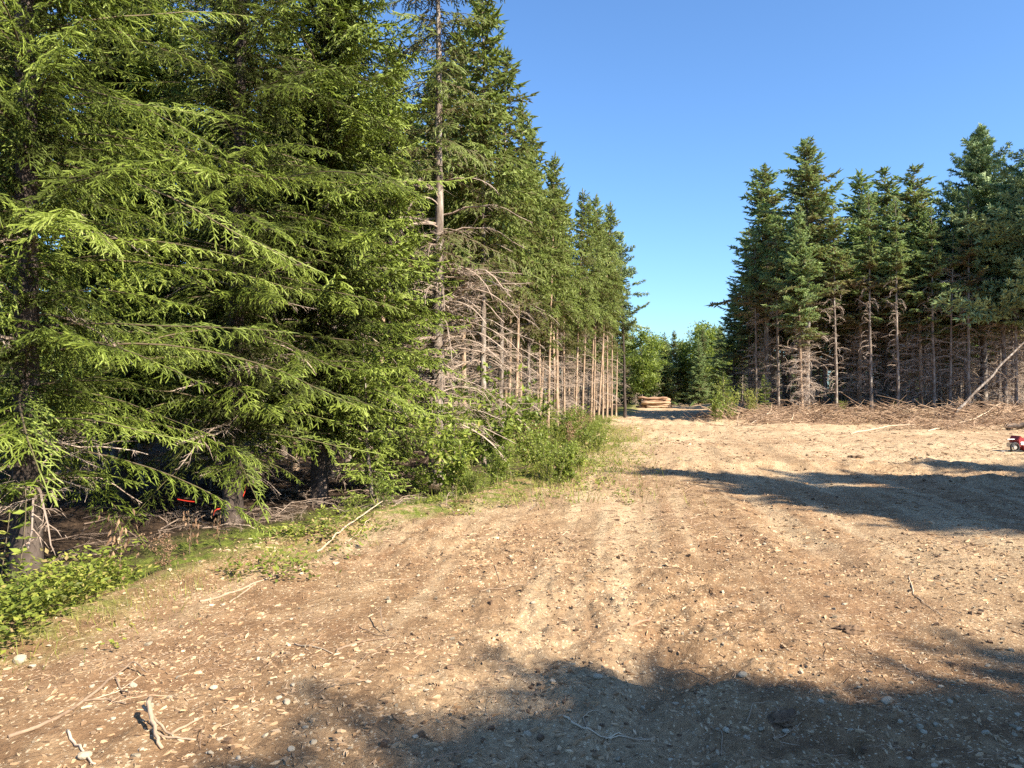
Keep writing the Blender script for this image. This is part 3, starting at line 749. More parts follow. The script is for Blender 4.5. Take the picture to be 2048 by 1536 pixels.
# broadleaf trees ----------------------------------------------------------------
def broadleaf(H, base, rmax, seed, nleaf=5000, lsize=.16, nlimb=16, trunk_r=.1, stems=1):
    rng = np.random.RandomState(seed); tr, cr = Geo(), Geo(); ends = []
    for s_ in range(stems):
        off = np.array([rng.uniform(-.25, .25), rng.uniform(-.25, .25)]) * (stems > 1); n = 16; zz = np.linspace(0, H * .95, n)
        sway = np.cumsum(rng.normal(0, .05, (n, 2)), 0) + off * (1 + zz[:, None] / H * 3)
        pts = np.column_stack([sway, zz]); pts[0, 2] = -.2
        tube(tr, pts, trunk_r * (1 - zz / H) + .01, 7, 0, .5, .05, rng)
        for i in range(nlimb):
            u = rng.uniform(0, 1); z = base + (H * .9 - base) * u; az = rng.uniform(0, 6.28)
            r = rmax * (math.sin(math.pi * (.12 + .8 * u)) ** .6) * rng.uniform(.6, 1.1)
            c = np.array([np.interp(z, zz, pts[:, 0]), np.interp(z, zz, pts[:, 1]), z])
            d = np.array([math.cos(az), math.sin(az), rng.uniform(.3, .9)])
            q = np.linspace(0, 1, 5)[:, None]; lp = c + d * r * q + UP * .15 * r * q ** 2 + rng.normal(0, .04, (5, 3)) * q
            tube(cr, lp, np.linspace(trunk_r * .35, .006, 5), 4, 1, .4)
            for k in range(3): ends.append(lp[2 + k] + rng.normal(0, .12 * r, 3))
            for k in range(4): ends.append(lp[rng.randint(1, 5)] + rng.normal(0, .3 * r, 3) * [1, 1, .7])
    ends = np.array(ends); w = nleaf // len(ends)
    rep = np.repeat(np.arange(len(ends)), w); sz = rng.uniform(.25, .6, len(ends)) * rmax * .4
    P = ends[rep] + rng.normal(0, 1, (len(rep), 3)) * sz[rep][:, None] * [1, 1, .55]
    D = nrm(rng.normal(0, 1, (len(rep), 3)) + [0, 0, -.3]); Nn = nrm(rng.normal(0, .6, (len(rep), 3)) + UP)
    tint = np.clip(rng.normal(.45, .12, len(ends))[rep] + rng.normal(0, .15, len(rep)), 0, 1)
    leaves(cr, P, D, Nn, lsize * rng.uniform(.7, 1.2, len(rep)), lsize * .32, 0, tint)
    return tr, cr, Geo()
K['poplar'] = Kind('poplar', broadleaf(9, 2.2, 2.0, 71, 7000, .24, 26, .09, 2), 'broad', 'bark', 9, 2)
K['aspen'] = Kind('aspen', broadleaf(7, 1.0, 1.4, 72, 5000, .2, 22, .06), 'broad', 'bark', 7, 1.4)
def B_(kind, xp, d, H, rot, label, cat='broadleaf tree', group=None):
    x, y = at_px(xp, d); return plant(K[kind], x, y, H, rot, label, cat, group, name='broadleaf_tree')
B_('poplar', 1412, 96, 9.8, .5, 'tallest light green leafy tree at the far end of the track')
B_('poplar', 1380, 100, 8.6, 2.5, 'rounded leafy tree left of the tallest light green one')
B_('aspen', 1283, 84, 8.8, 1.5, 'slender pale green leafy tree behind the dark pine by the log pile')
B_('aspen', 1300, 88, 8.6, 3.5, 'leafy tree showing between the dark pine and the log pile')
B_('aspen', 1443, 78, 6.6, 4.5, 'low leafy tree at the shaded corner right of the far track')

# trees outside the frame on the right whose shadows reach across the clearing
SX, SY = SUN.x / SUN.z, SUN.y / SUN.z
GS = 'spruces beyond the right edge of the frame'
K['shade'] = Kind('shade', conifer(12, 1.0, 2.6, famF, 66, wsp=.34, nper=6, trunk_r=.14, full=.1, power=.42, low_tilt=-.1, top_tilt=.5, irregular=.25), 'fir', 'bark_dark', 12, 2.6)
for i, (tx, ty, H) in enumerate(((2.9, 14.7, 11.5), (4.2, 13.7, 11), (5.2, 12.4, 10.5), (3.7, 12.3, 11), (4.5, 10.6, 12), (5.3, 9.3, 11), (6.2, 8.4, 12), (8.4, 8.6, 12), (7.4, 7.4, 11), (8.2, 11.5, 12), (6.0, 14.9, 12), (6.5, 11.2, 11.5), (7.4, 9.6, 9.5), (7.6, 13.0, 12), (9.0, 16.3, 11), (9.6, 13.4, 12), (9.4, 10.6, 11), (12, 15.8, 12), (12.5, 12.4, 11),
                                 (-1.2, 2.6, 11), (.0, 3.35, 12), (.55, 4.05, 11.5), (1.4, 3.75, 12), (2.1, 3.6, 11), (2.9, 3.95, 12), (3.7, 4.5, 11), (.9, 2.4, 10), (2.6, 2.6, 11), (4.8, 4.3, 12))):
    x, y_ = tx + SX * H, ty + SY * H
    plant(K['shade'], x, y_, H, i * 1.3, 'spruce standing off to the right of the clearing, throwing its shadow across it', 'spruce', GS)

def distant_forest():
    """the wood far behind, beyond the trees one can tell apart"""
    rng = np.random.RandomState(31); g = Geo(); protos = []
    for k in range(4):
        t = Geo(); n = 620; z = 1 - rng.rand(n) ** .7 * .97; az = rng.uniform(0, 6.28, n); R = .19 * (1 - z) ** .8 + .01
        rr = R * rng.uniform(.1, 1, n); P = np.stack([np.cos(az) * rr, np.sin(az) * rr, z], 1)
        D = nrm(np.stack([np.cos(az), np.sin(az), rng.uniform(-.5, .25, n)], 1)); a_, b_ = perp(D)
        needles(t, P, D, .10 * (1.2 - z), .022, a_, 0, np.clip(rng.normal(.45, .2, n), 0, 1)); needles(t, P, D, .08, .02, b_, 0, np.clip(rng.normal(.4, .2, n), 0, 1))
        segs(t, [(0, 0, 0)], [(0, 0, .95)], .009, .002, 1, .3, 5); protos.append(t.pack())
    n = 0
    while n < 1100:
        th = rng.uniform(-math.pi, math.pi); r = rng.uniform(40, 190); x, y = math.sin(th) * r, math.cos(th) * r
        if y > 0:
            inl = left_edge(min(y, 100)) - x
            if y < 128 and not (inl > 16 or right_zone(x, y) > 34 or (right_zone(x, y) > 14 and y > 82)): continue
            if y >= 128 and x / y > .3 and y < 80: continue
        elif r < 60: continue
        H = rng.uniform(7.5, 10.0); g.put(protos[n % 4], Rzy(rng.uniform(0, 6), 0) * H, (x, y, 0), 1, rng.uniform(-.1, .1)); n += 1
    tag(obj('distant_forest', g.mesh('distant_forest', [M['fir'], M['bark_dark']])), 'distant dark forest seen between and beyond the nearer trunks', 'forest', None, 'stuff')
distant_forest()

# ---------------------------------------------------------------- shrubs and ground plants
def shrub(seed, H, n, lsize, spread=.5, tintc=.5, mat='broad', brown=0.0):
    rng = np.random.RandomState(seed); st, fo = Geo(), Geo(); lp, ld = [], []
    for i in range(n):
        az = rng.uniform(0, 6.28); l = H * rng.uniform(.55, 1.05); k = 7; q = np.linspace(0, 1, k)
        out = spread * rng.uniform(.2, 1) * l
        b0 = rng.uniform(-.12, .12, 2) * H
        pts = np.stack([b0[0] + math.cos(az) * out * q ** 1.3, b0[1] + math.sin(az) * out * q ** 1.3, l * (q - .12 * q ** 2)], 1) + rng.normal(0, .018 * H, (k, 3)) * q[:, None]
        pts[0, 2] = -.05
        tube(st, pts, np.linspace(.006, .002, k) * (H ** .5), 4, 0, .5, cap=False)
        for side in range(6):
            j = rng.randint(1, k - 1); d = nrm(np.array([rng.normal(), rng.normal(), .6])); e_ = pts[j] + d * l * rng.uniform(.12, .3)
            segs(st, pts[j], e_, .003, .0015, 0, .5)
            for t in np.linspace(.2, 1, 6): lp.append(pts[j] + (e_ - pts[j]) * t); ld.append(d)
        for t in np.linspace(.08, 1, 16):
            c = np.array([np.interp(t, q, pts[:, m]) for m in range(3)]); lp.append(c); ld.append(pts[-1] - pts[-2])
    lp = np.array(lp); ld = nrm(np.array(ld)); rep = np.repeat(np.arange(len(lp)), 2)
    D = nrm(ld[rep] * .5 + rng.normal(0, .7, (len(rep), 3)) + UP * .05); Nn = nrm(UP + rng.normal(0, .45, (len(rep), 3)))
    P = lp[rep] + rng.normal(0, .012, (len(rep), 3))
    leaves(fo, P, D, Nn, lsize * rng.uniform(.55, 1.2, len(rep)), lsize * .26, 0, np.clip(rng.normal(tintc, .2, len(rep)), 0, 1))
    return st.mesh('stem', [M['twig']]), fo.mesh('foliage', [M[mat]])
SH = [shrub(80 + i, 1.3, 7 + i, (.075, .055, .09, .06, .08)[i], .5, (.35, .6, .5, .75, .42)[i]) for i in range(5)]
SB = [shrub(90 + i, 1.1, 7, .06, .5, .7, 'brown_leaf') for i in range(2)]
GB = 'leafy bushes in the brush belt left of the track'
def put_shrub(pr, x, y, s, rot, label, group=None, cat='shrub', name='leafy_shrub', lean=(0, 0)):
    o = obj(name, None, None, (x, y, float(height(x, y))), (lean[0], lean[1], rot), s); o.empty_display_size = .2
    tag(o, label, cat, group); obj('stem', pr[0], o); obj('foliage', pr[1], o); return o
n_ = 0
while n_ < 88:
    y_ = 11 + 27 * rnd.random() ** 1.2
    x_ = left_edge(y_) - rnd.uniform(-.8 if y_ < 20 else -.2, 2.2 if y_ > 14 else 1.4)
    if y_ < 13 and x_ < -1.2: continue
    n_ += 1
    if rnd.random() < .10:
        put_shrub(SB[n_ % 2], x_, y_, rnd.uniform(.5, .9), rnd.uniform(0, 6), 'brown withered bush among the green ones left of the track', 'withered bushes in the brush belt', 'dead shrub', 'withered_shrub')
    else:
        near = 1 - min(1, max(0, (left_edge(y_) - x_) / 1.5))
        put_shrub(SH[n_ % 5], x_, y_, rnd.uniform(.6, 1.25) * (1 - .45 * near) * (1.15 if 12 < y_ < 22 else .75), rnd.uniform(0, 6), ['leafy green bush in the brush at the foot of the gaunt grey trunk', 'leafy green bush in the widest part of the brush belt left of the track', 'leafy green bush at the far narrow end of the brush belt by the tan stems'][(y_ > 16) + (y_ > 25)], GB + ['', ', widest part', ', far end'][(y_ > 16) + (y_ > 25)])
put_shrub(SH[2], *at_px(985, 15.5), 1.75, .5, 'tall leafy bush, yellow-green at the top, right of the gaunt grey trunk')
put_shrub(SH[4], *at_px(1060, 19), 1.7, 1.5, 'tall yellow-green bush in front of the tan bare stems')
put_shrub(SH[0], *at_px(1436, 39), 1.5, 1, 'low leafy bush at the corner where the track meets the right wood')
put_shrub(SH[1], *at_px(1466, 40), 1.7, 2, 'dark leafy bush just right of the track corner bush')
put_shrub(SH[3], *at_px(1505, 41.5), 1.3, 3, 'bright tuft of leaves at the foot of the first tall firs')
put_shrub(SH[4], *at_px(1428, 47), 1.6, 3, 'leafy bush behind the track corner bush')
put_shrub(SH[3], *at_px(1685, 43.5), .7, 3, 'small green bush behind the slash near the tallest fir')
put_shrub(SH[2], *at_px(1790, 44), .6, 3, 'little green bush behind the slash in mid wood')

# sapling with large upright leaves at the left edge, and withered sprays
def sapling(seed, H, nlf, lsize, mat, hangdown=False, tint=.6):
    rng = np.random.RandomState(seed); st, fo = Geo(), Geo(); k = 8; q = np.linspace(0, 1, k)
    pts = np.stack([.06 * H * np.sin(q * 3 + seed), .05 * H * np.cos(q * 2), H * q], 1); pts[0, 2] = -.03
    tube(st, pts, np.linspace(.007, .003, k), 5, 0, .6)
    t = np.repeat(np.linspace(.35, 1, nlf), 5); P = np.stack([np.interp(t, q, pts[:, i]) for i in range(3)], 1)
    az = rng.uniform(0, 6.28, len(t)); D = np.stack([np.cos(az), np.sin(az), rng.uniform(-.2, .5, len(t))], 1)
    if hangdown: D = nrm(D * [.4, .4, 1] + [0, 0, -1.3]); P = P + rng.normal(0, .07, P.shape)
    D = nrm(D); Nn = nrm(UP + rng.normal(0, .3, P.shape)) if not hangdown else nrm(rng.normal(0, 1, P.shape))
    leaves(fo, P, D, Nn, lsize * rng.uniform(.7, 1.2, len(t)), lsize * (.3 if not hangdown else .18), 0, np.clip(rng.normal(tint, .15, len(t)), 0, 1))
    return st.mesh('stem', [M['twig']]), fo.mesh('foliage', [M[mat]])
sa = sapling(5, .95, 7, .085, 'broad', tint=.75)
put_shrub(sa, *gp(40, 1215)[:2], 1.0, 0, 'leggy green sapling in tiers of leaves at the left edge', None, 'sapling', 'leafy_sapling')
put_shrub(sa, *gp(15, 1190)[:2], .8, 2, 'shorter green sapling behind the leggy one at the left edge', None, 'sapling', 'leafy_sapling')
sw = sapling(6, .5, 9, .07, 'brown_leaf', True, .6)
put_shrub(sw, *gp(235, 1145)[:2], 1.05, 0, 'upright spray of curled brown leaves against the dark hollow', None, 'withered plant', 'withered_plant')
put_shrub(sw, *gp(385, 1110)[:2], .8, 2, 'bent spray of curled brown leaves right of the upright one', None, 'withered plant', 'withered_plant')
put_shrub(sw, *gp(440, 1095)[:2], .65, 4, 'smallest spray of brown leaves, nearest the dark trunk', None, 'withered plant', 'withered_plant')
put_shrub(SB[0], *gp(330, 1150)[:2], .36, 1, 'low brown withered bush among the bright ground plants', None, 'dead shrub', 'withered_shrub')
for i, (xp, yp, s) in enumerate(((770, 1030, .42), (700, 1035, .3), (840, 985, .5), (930, 975, .55))):
    put_shrub(SH[i], *gp(xp, yp)[:2], s, i, ['low green bush at the right end of the dark hollow', 'lowest sprig of leaves beside the grey dead brush',
              'small bush at the foot of the gaunt grey trunk', 'small bush right of the gaunt grey trunk foot'][i])

def scatter_cover():
    """low leafy ground plants at the edge of the dirt, too many to count"""
    rng = np.random.RandomState(9); g = Geo(); C, Sz = [], []
    tries = 0
    while len(C) < 1500 and tries < 60000:
        tries += 1
        y_ = rng.uniform(3.0, 6.5) if rng.rand() < .4 else rng.uniform(6.5, 34)
        off = rng.normal(.15, .45) if y_ < 6.3 else (rng.normal(-.1, .35) if y_ < 10 else rng.normal(-.2, .8))
        x_ = left_edge(y_) - off
        if vnoise(x_, y_, .8, 5) < (-.35 if y_ < 6.5 else (.25 if y_ < 10 else -.3)): continue
        if off > .9 and rng.rand() < .6: continue
        C.append((x_, y_)); Sz.append(rng.uniform(.5, 1.2) * (1.0 if y_ < 7 else .8))
    C = np.array(C); Sz = np.array(Sz); z = height(C[:, 0], C[:, 1])
    k = 16; rep = np.repeat(np.arange(len(C)), k); n = len(rep)
    rad_ = np.abs(rng.normal(0, .075, n)) * Sz[rep]; az = rng.uniform(0, 6.28, n)
    P = np.stack([C[rep, 0] + np.cos(az) * rad_, C[rep, 1] + np.sin(az) * rad_, z[rep] + rng.uniform(.01, .16, n) * Sz[rep] * (1 + 1.1 * (C[rep, 1] < 6.3))], 1)
    D = nrm(np.stack([np.cos(az), np.sin(az), rng.uniform(-.1, .9, n)], 1) + rng.normal(0, .25, (n, 3)))
    ct = rng.normal(.52, .22, len(C))
    leaves(g, P, D, nrm(UP + rng.normal(0, .35, (n, 3))), rng.uniform(.025, .065, n) * (.7 + .4 * Sz[rep]), .014, 0, np.clip(ct[rep] + rng.normal(0, .12, n), 0, 1))
    # grass blades
    m = 10000; y_ = 3 + 32 * rng.rand(m) ** 1.2; x_ = left_edge(y_) - rng.normal(-.2, .3, m) * (1 + (y_ > 10) * 1.8); zz = height(x_, y_)
    P = np.stack([x_, y_, zz], 1); D = nrm(rng.normal(0, .5, (m, 3)) * [1, 1, 0] + UP)
    a_, b_ = perp(D); needles(g, P, D, rng.uniform(.03, .15, m) * (1 + (y_ > 10) * .8), .002 + .003 * (y_ > 10), a_, 0, np.clip(rng.normal(.72, .3, m), 0, 1))
    tag(obj('undergrowth', g.mesh('undergrowth', [M['yellow_cover']])), 'bright green low plants and grass along the edge of the dirt', 'ground cover', None, 'stuff')
scatter_cover()

# ---------------------------------------------------------------- litter on the ground
def scatter_pts(n, rng, rmin, rmax, pw, ang=60):
    r = rmin + (rmax - rmin) * rng.rand(n) ** pw; th = np.radians(rng.uniform(-ang, ang, n))
    return np.sin(th) * r, np.cos(th) * r
def slabs(g, P, ax, L, W, T, tint, rng, mat=0, shard=False):
    n = len(P); Nn = nrm(UP + rng.normal(0, .22, (n, 3))); X = nrm(ax - Nn * (ax * Nn).sum(1, keepdims=True)); Yv = np.cross(Nn, X)
    j = lambda: rng.uniform(.55, 1.1, n)[:, None]
    L = L[:, None] / 2; W = W[:, None] / 2; T = T[:, None]
    if shard: top = [P + X * L * 1.2 * j() + Nn * T, P + Yv * W * j() + X * L * (j() - .8) + Nn * T * 1.2, P - X * L * 1.2 * j() + Nn * T * .6, P - Yv * W * j() + X * L * (j() - .8) + Nn * T]
    else: top = [P + X * L * j() + Yv * W * j() * .6 + Nn * T, P - X * L * j() * .6 + Yv * W * j() + Nn * T, P - X * L * j() - Yv * W * j() * .5 + Nn * T, P + X * L * j() * .7 - Yv * W * j() + Nn * T]
    bot = [t - Nn * T * 1.6 for t in top]
    V = np.stack(top + bot, 1)
    F0 = np.array([[0, 1, 2], [0, 2, 3], [0, 4, 5], [0, 5, 1], [1, 5, 6], [1, 6, 2], [2, 6, 7], [2, 7, 3], [3, 7, 4], [3, 4, 0]])
    F = (F0[None] + (np.arange(n) * 8)[:, None, None]).reshape(-1, 3)
    g.add(V.reshape(-1, 3), F, mat, np.repeat(tint, 10))
def litter():
    rng = np.random.RandomState(21)
    def keep(x, y): return (left_edge(y) - x < .25 + .5 * rng.rand(len(x))) & (right_zone(x, y) < 0)
    g = Geo()
    for n, r0, r1, pw, s0, s1 in ((42000, 2.2, 9, 1.0, .008, .055), (34000, 7, 26, 1.0, .014, .085), (24000, 18, 50, .9, .035, .16)):
        x, y = scatter_pts(n, rng, r0, r1, pw, 48); dens = vnoise(x, y, 1.1, 50) + .6 * vnoise(x, y, .35, 51)
        k = keep(x, y) & (dens > rng.uniform(-1.0, .8, n)); x, y = x[k], y[k]; m = len(x)
        az = rng.uniform(0, 6.28, m); L = s0 + (s1 - s0) * rng.rand(m) ** 3.0
        slabs(g, np.stack([x, y, height(x, y) + .002], 1), np.stack([np.cos(az), np.sin(az), 0 * az], 1), L, np.minimum(L * rng.uniform(.12, .55, m), .022 + .15 * L), L * rng.uniform(.06, .2, m), np.clip(rng.beta(1.5, 2.0, m), 0, 1), rng, shard=True)
    tag(obj('wood_chips', g.mesh('wood_chips', [M['chip']])), 'shredded wood chips strewn all over the churned dirt', 'wood chips', None, 'stuff')
    g = Geo()
    for n, r0, r1, w, l in ((20000, 2.2, 10, .0018, .085), (20000, 8, 30, .004, .15), (8000, 24, 52, .010, .35)):
        x, y = scatter_pts(n, rng, r0, r1, 1.0, 48); k = keep(x, y) & (vnoise(x, y, 1.4, 55) > rng.uniform(-.9, .7, n)); x, y = x[k], y[k]; m = len(x)
        az = rng.normal(.4, 1.0, m); D = nrm(np.stack([np.cos(az), np.sin(az), rng.normal(.05, .18, m)], 1)); L = l * rng.uniform(.3, 1.2, m)
        P = np.stack([x, y, height(x, y) + w * 1.5], 1); Md = P + D * (L * .5)[:, None]; D2 = nrm(D + rng.normal(0, .3, (m, 3)) * [1, 1, .3])
        t = np.clip(rng.normal(.55, .28, m), 0, 1)
        segs(g, P, Md, w, w * .9, 0, t); spindles(g, Md, D2, L * .5, w * .9, 0, t, .1)
    for n, r0, r1, s0, s1 in ((420, 2.6, 12, .10, .34), (420, 10, 36, .2, .6)):
        x, y = scatter_pts(n, rng, r0, r1, 1.0, 44); k = keep(x, y) & (vnoise(x, y, 1.8, 77) > rng.uniform(-.8, .8, n)); x, y = x[k], y[k]
        for i in range(len(x)):
            g.put(deadN[rng.randint(8)], Rzy(rng.uniform(0, 6.3), rng.uniform(.1, .35)) , (x[i], y[i], height(x[i], y[i]) + .004), rng.uniform(s0, s1), rng.uniform(-.4, .3))
    tag(obj('twig_litter', g.mesh('twig_litter', [M['debris']])), 'fine broken twigs and bark shreds littering the dirt', 'twig litter', None, 'stuff')
    g = Geo(); n = 3200; x, y = scatter_pts(n, rng, 2.3, 24, 1.0, 46); k = keep(x, y) & (vnoise(x, y, .9, 81) + .7 * vnoise(x, y, .3, 82) > rng.uniform(-.2, 1.1, n)); x, y = x[k], y[k]; m = len(x)
    az = rng.uniform(0, 6.28, m); L = (.010 + .045 * rng.rand(m) ** 2.5) * (.8 + y * .03)
    slabs(g, np.stack([x, y, height(x, y)], 1), np.stack([np.cos(az), np.sin(az), 0 * az], 1), L, L * .8, L * .4, rng.rand(m), rng)
    tag(obj('soil_crumbs', g.mesh('soil_crumbs', [M['soilclod']])), 'dark crumbs of turned soil in patches over the dirt', 'soil crumbs', None, 'stuff')
    # gravel
    g = Geo(); x, y = scatter_pts(1500, rng, 2.3, 14, 1.0, 45); k = keep(x, y) & (vnoise(x, y, 1.6, 61) > rng.uniform(-.8, .6, 1500)); x, y = x[k], y[k]; m = len(x)
    az = rng.uniform(0, 6.28, m); L = .01 + .028 * rng.rand(m) ** 2.5
    slabs(g, np.stack([x, y, height(x, y)], 1), np.stack([np.cos(az), np.sin(az), 0 * az], 1), L, L * .8, L * .45, rng.rand(m), rng)
    tag(obj('gravel', g.mesh('gravel', [M['stone']])), 'pale pebbles scattered over the near dirt', 'gravel', None, 'stuff')
    # forest floor litter: fallen dead branches in the shade on both sides
    g = Geo(); n = 900; y = 5 + 35 * rng.rand(n) ** 1.3; x = left_edge(y) - 1.3 - rng.gamma(2, 1.6, n)
    for i in range(n):
        g.put(deadN[rng.randint(8)], Rzy(rng.uniform(0, 6.3), rng.uniform(-.1, .25)), (x[i], y[i], height(x[i], y[i]) + .03), rng.uniform(.3, 1.0), rng.uniform(-.55, -.05))
    tag(obj('fallen_brushwood', g.mesh('fallen_brushwood', [M['dead']])), 'dead fallen branches covering the dark floor of the left wood', 'brushwood', None, 'stuff')
    # slash along the foot of the right wood
    g = Geo(); n = 3800; x = rng.uniform(8.5, 37, n); rzv = rng.normal(-1.4, 1.3, n)
    y = np.full(n, 41.0)
    for _ in range(6): y = np.clip(y - (right_zone(x, y) - rzv) * .7, 30, 48)
    ok = x > np.interp(y, [36, 60], [8.8, 14]); x, y = x[ok], y[ok]; n = len(x)
    az = rng.normal(0, .7, n) + rng.choice([0, math.pi], n); D = nrm(np.stack([np.cos(az), np.sin(az), rng.normal(.05, .25, n)], 1)); L = rng.uniform(.3, 1.9, n)
    P = np.stack([x, y, height(x, y) + np.abs(rng.normal(0, .16, n)) * sstep(-3.5, 0, right_zone(x, y))], 1)
    t = np.clip(rng.normal(.5, .22, n), 0, 1); r = rng.uniform(.006, .028, n)
    Md = P + D * (L * .55)[:, None]; segs(g, P, Md, r, r * .8, 0, t, 4); D2 = nrm(D + rng.normal(0, .22, (n, 3))); segs(g, Md, Md + D2 * (L * .45)[:, None], r * .8, r * .35, 0, t, 4)
    for i in range(520):
        j = rng.randint(n); g.put(deadF[rng.randint(8)], Rzy(rng.uniform(0, 6.3), rng.uniform(0, .8)), P[j], rng.uniform(.5, 1.2), rng.uniform(-.2, .2))
    tag(obj('logging_slash', g.mesh('logging_slash', [M['debris']])), 'tangled heap of cut branches along the foot of the right wood', 'slash', None, 'stuff')
litter()

# stones -----------------------------------------------------------------------
def stone_mesh(seed):
    import bmesh
    bm = bmesh.new(); bmesh.ops.create_icosphere(bm, subdivisions=2, radius=.5); rng = np.random.RandomState(seed)
    pl = [nrm(rng.normal(0, 1, 3)) for _ in range(9)]
    for v in bm.verts:
        p = np.array(v.co)
        for q in pl:
            d = np.dot(p, q)
            if d > .33: p = p - q * (d - .33)
        v.co = p * [1, .75, .5]
    me = bpy.data.meshes.new('stone'); bm.to_mesh(me); bm.free(); me.materials.append(M['stone'])
    at = me.attributes.new("tint", 'FLOAT', 'FACE'); at.data.foreach_set("value", np.full(len(me.polygons), rng.uniform(.4, .95), f32))
    return me
ST = [stone_mesh(i) for i in range(6)]
GST = 'pale stones loose on the near dirt'
hand = ((1485, 1350, .075), (1105, 1362, .06), (1195, 1362, .07), (1450, 1445, .06), (1490, 1447, .06), (1520, 1440, .05), (1770, 1400, .09), (1570, 1440, .05),
        (1180, 1125, .06), (1250, 1180, .05), (1270, 1180, .05), (275, 1520, .07), (175, 1515, .09), (285, 1505, .04), (575, 1415, .06), (560, 1405, .05), (360, 1352, .05), (300, 1290, .07), (45, 1322, .12), (70, 1330, .06), (270, 1370, .06), (430, 1378, .06),
        (1055, 1465, .05), (1235, 1500, .04), (1965, 1455, .05), (1640, 1405, .05), (1350, 1385, .05), (1600, 1330, .05))
for i, (xp, yp, s) in enumerate(hand):
    p = gp(xp, yp); o = obj('stone', ST[i % 6], None, (p[0], p[1], float(height(p[0], p[1])) + s * .1), (rnd.uniform(-.3, .3), rnd.uniform(-.3, .3), i * 1.7), s * .9)
    tag(o, 'pale angular stone lying loose on the near dirt', 'stone', GST)
for i in range(110):
    xp, yp = rnd.uniform(0, 2048), 1060 + 470 * rnd.random() ** .8
    p = gp(xp, yp)
    if p[0] < left_edge(p[1]) + .2: continue
    s = rnd.uniform(.018, .045) * (1.2 if yp < 1250 else 1)
    o = obj('stone', ST[i % 6], None, (p[0], p[1], float(height(p[0], p[1])) + s * .1), (rnd.uniform(-.3, .3), rnd.uniform(-.3, .3), i * 1.7), s)
    tag(o, 'pale angular stone lying loose on the near dirt', 'stone', GST)

# sticks -------------------------------------------------------------------------
def stick(pxs, r0, r1, label, forks=(), tint=.6, mat='stick', name='stick', lift=.01, seed=1, cat='stick'):
    rng = np.random.RandomState(seed); g = Geo()
    def line(pp, ra, rb):
        ra, rb = ra * .78, rb * .65
        P = np.array([gp(a_[0], a_[1]) for a_ in pp]); q = np.linspace(0, 1, len(P)); f = np.linspace(0, 1, len(P) * 4)
        Q = np.stack([np.interp(f, q, P[:, i]) for i in range(3)], 1); Q[:, :2] += rng.normal(0, ra * .35, (len(Q), 2))
        up = np.interp(f, q, [a_[2] if len(a_) > 2 else 0 for a_ in pp])
        Q[:, 2] = height(Q[:, 0], Q[:, 1]) + lift * .5 + ra * .2 + up
        tube(g, Q, np.linspace(ra, rb, len(Q)), 6, 0, tint, .12, rng)
    line(pxs, r0, r1)
    for fk in forks: line(fk, r0 * .6, r1 * .6)
    o = obj(name, g.mesh(name, [M[mat]])); tag(o, label, cat); return o
stick([(20, 1470), (110, 1440), (170, 1405), (235, 1355), (260, 1340)], .013, .010, 'long dark root running up to a forked end at lower left',
      [[(235, 1360), (245, 1380), (262, 1398, .03)], [(240, 1350), (270, 1345, .05), (300, 1355, .02)], [(170, 1405), (215, 1398), (255, 1412)]], .25, name='root', seed=1, cat='root')
stick([(140, 1470), (165, 1500), (195, 1540)], .009, .007, 'pale straight stick cut off by the bottom edge', tint=.9, seed=2)
stick([(300, 1440, .1), (310, 1470, .03), (325, 1500)], .016, .012, 'stubby upright grey root end in a small heap', [[(310, 1470), (345, 1478), (395, 1484)], [(290, 1440, .06), (330, 1465, .02), (350, 1478)]], .5, name='root', seed=3, cat='root')
stick([(345, 1470), (375, 1452), (410, 1435)], .010, .006, 'short brown stick right of the upright root end', tint=.4, seed=4)
stick([(590, 1295), (630, 1308), (668, 1323)], .006, .004, 'thin pale twig below the dark forked root', tint=.8, seed=5)
stick([(675, 1318), (715, 1300), (750, 1290), (790, 1282)], .010, .005, 'dark forked root with upturned ends left of centre', [[(720, 1270, .02), (755, 1280), (790, 1282)], [(762, 1252, .09), (765, 1272, .03), (780, 1282)], [(700, 1360), (745, 1320), (790, 1286)]], .2, name='root', seed=6, cat='root')
stick([(400, 1212), (450, 1202), (495, 1185), (550, 1162)], .014, .010, 'weathered grey branch lying below the bright moss', [[(460, 1213), (500, 1188), (515, 1178)]], .5, seed=7)
stick([(635, 1105, .0), (680, 1080, .03), (725, 1055, .06), (765, 1040, .1)], .014, .010, 'long straight pole leaning up toward the foot of the lush spruce', [[(690, 1090), (730, 1062, .03), (745, 1053, .05)]], .75, seed=8)
stick([(1118, 1435), (1165, 1460), (1220, 1466), (1300, 1462)], .008, .003, 'pale forked stick lying in the foreground shadow', [[(1210, 1466), (1260, 1458), (1302, 1458)]], .9, seed=9)
stick([(1175, 1460), (1165, 1440), (1185, 1430), (1210, 1434)], .004, .002, 'small curled twig above the pale forked stick', tint=.7, seed=10)
stick([(1440, 1475), (1443, 1450), (1420, 1432)], .004, .003, 'thin crooked twig among the stones in shadow', tint=.5, seed=11)
stick([(1490, 1430), (1505, 1412, .02), (1535, 1408, .03), (1575, 1420)], .005, .003, 'arched rootlet over the clod in the foreground shadow', tint=.4, seed=12)
stick([(1545, 1455), (1575, 1440), (1600, 1430)], .005, .003, 'short twig right of the shaded clod', tint=.45, seed=13)
stick([(190, 1400), (240, 1382), (290, 1350)], .005, .003, 'slim twig beside the long dark root', tint=.7, seed=14)
stick([(740, 1170), (780, 1168), (830, 1160)], .006, .003, 'slender stick lying on the bare patch below the brush', tint=.6, seed=15)
stick([(960, 1190), (1010, 1182), (1060, 1176)], .007, .004, 'dark thin stick lying level at mid foreground', tint=.2, seed=16)
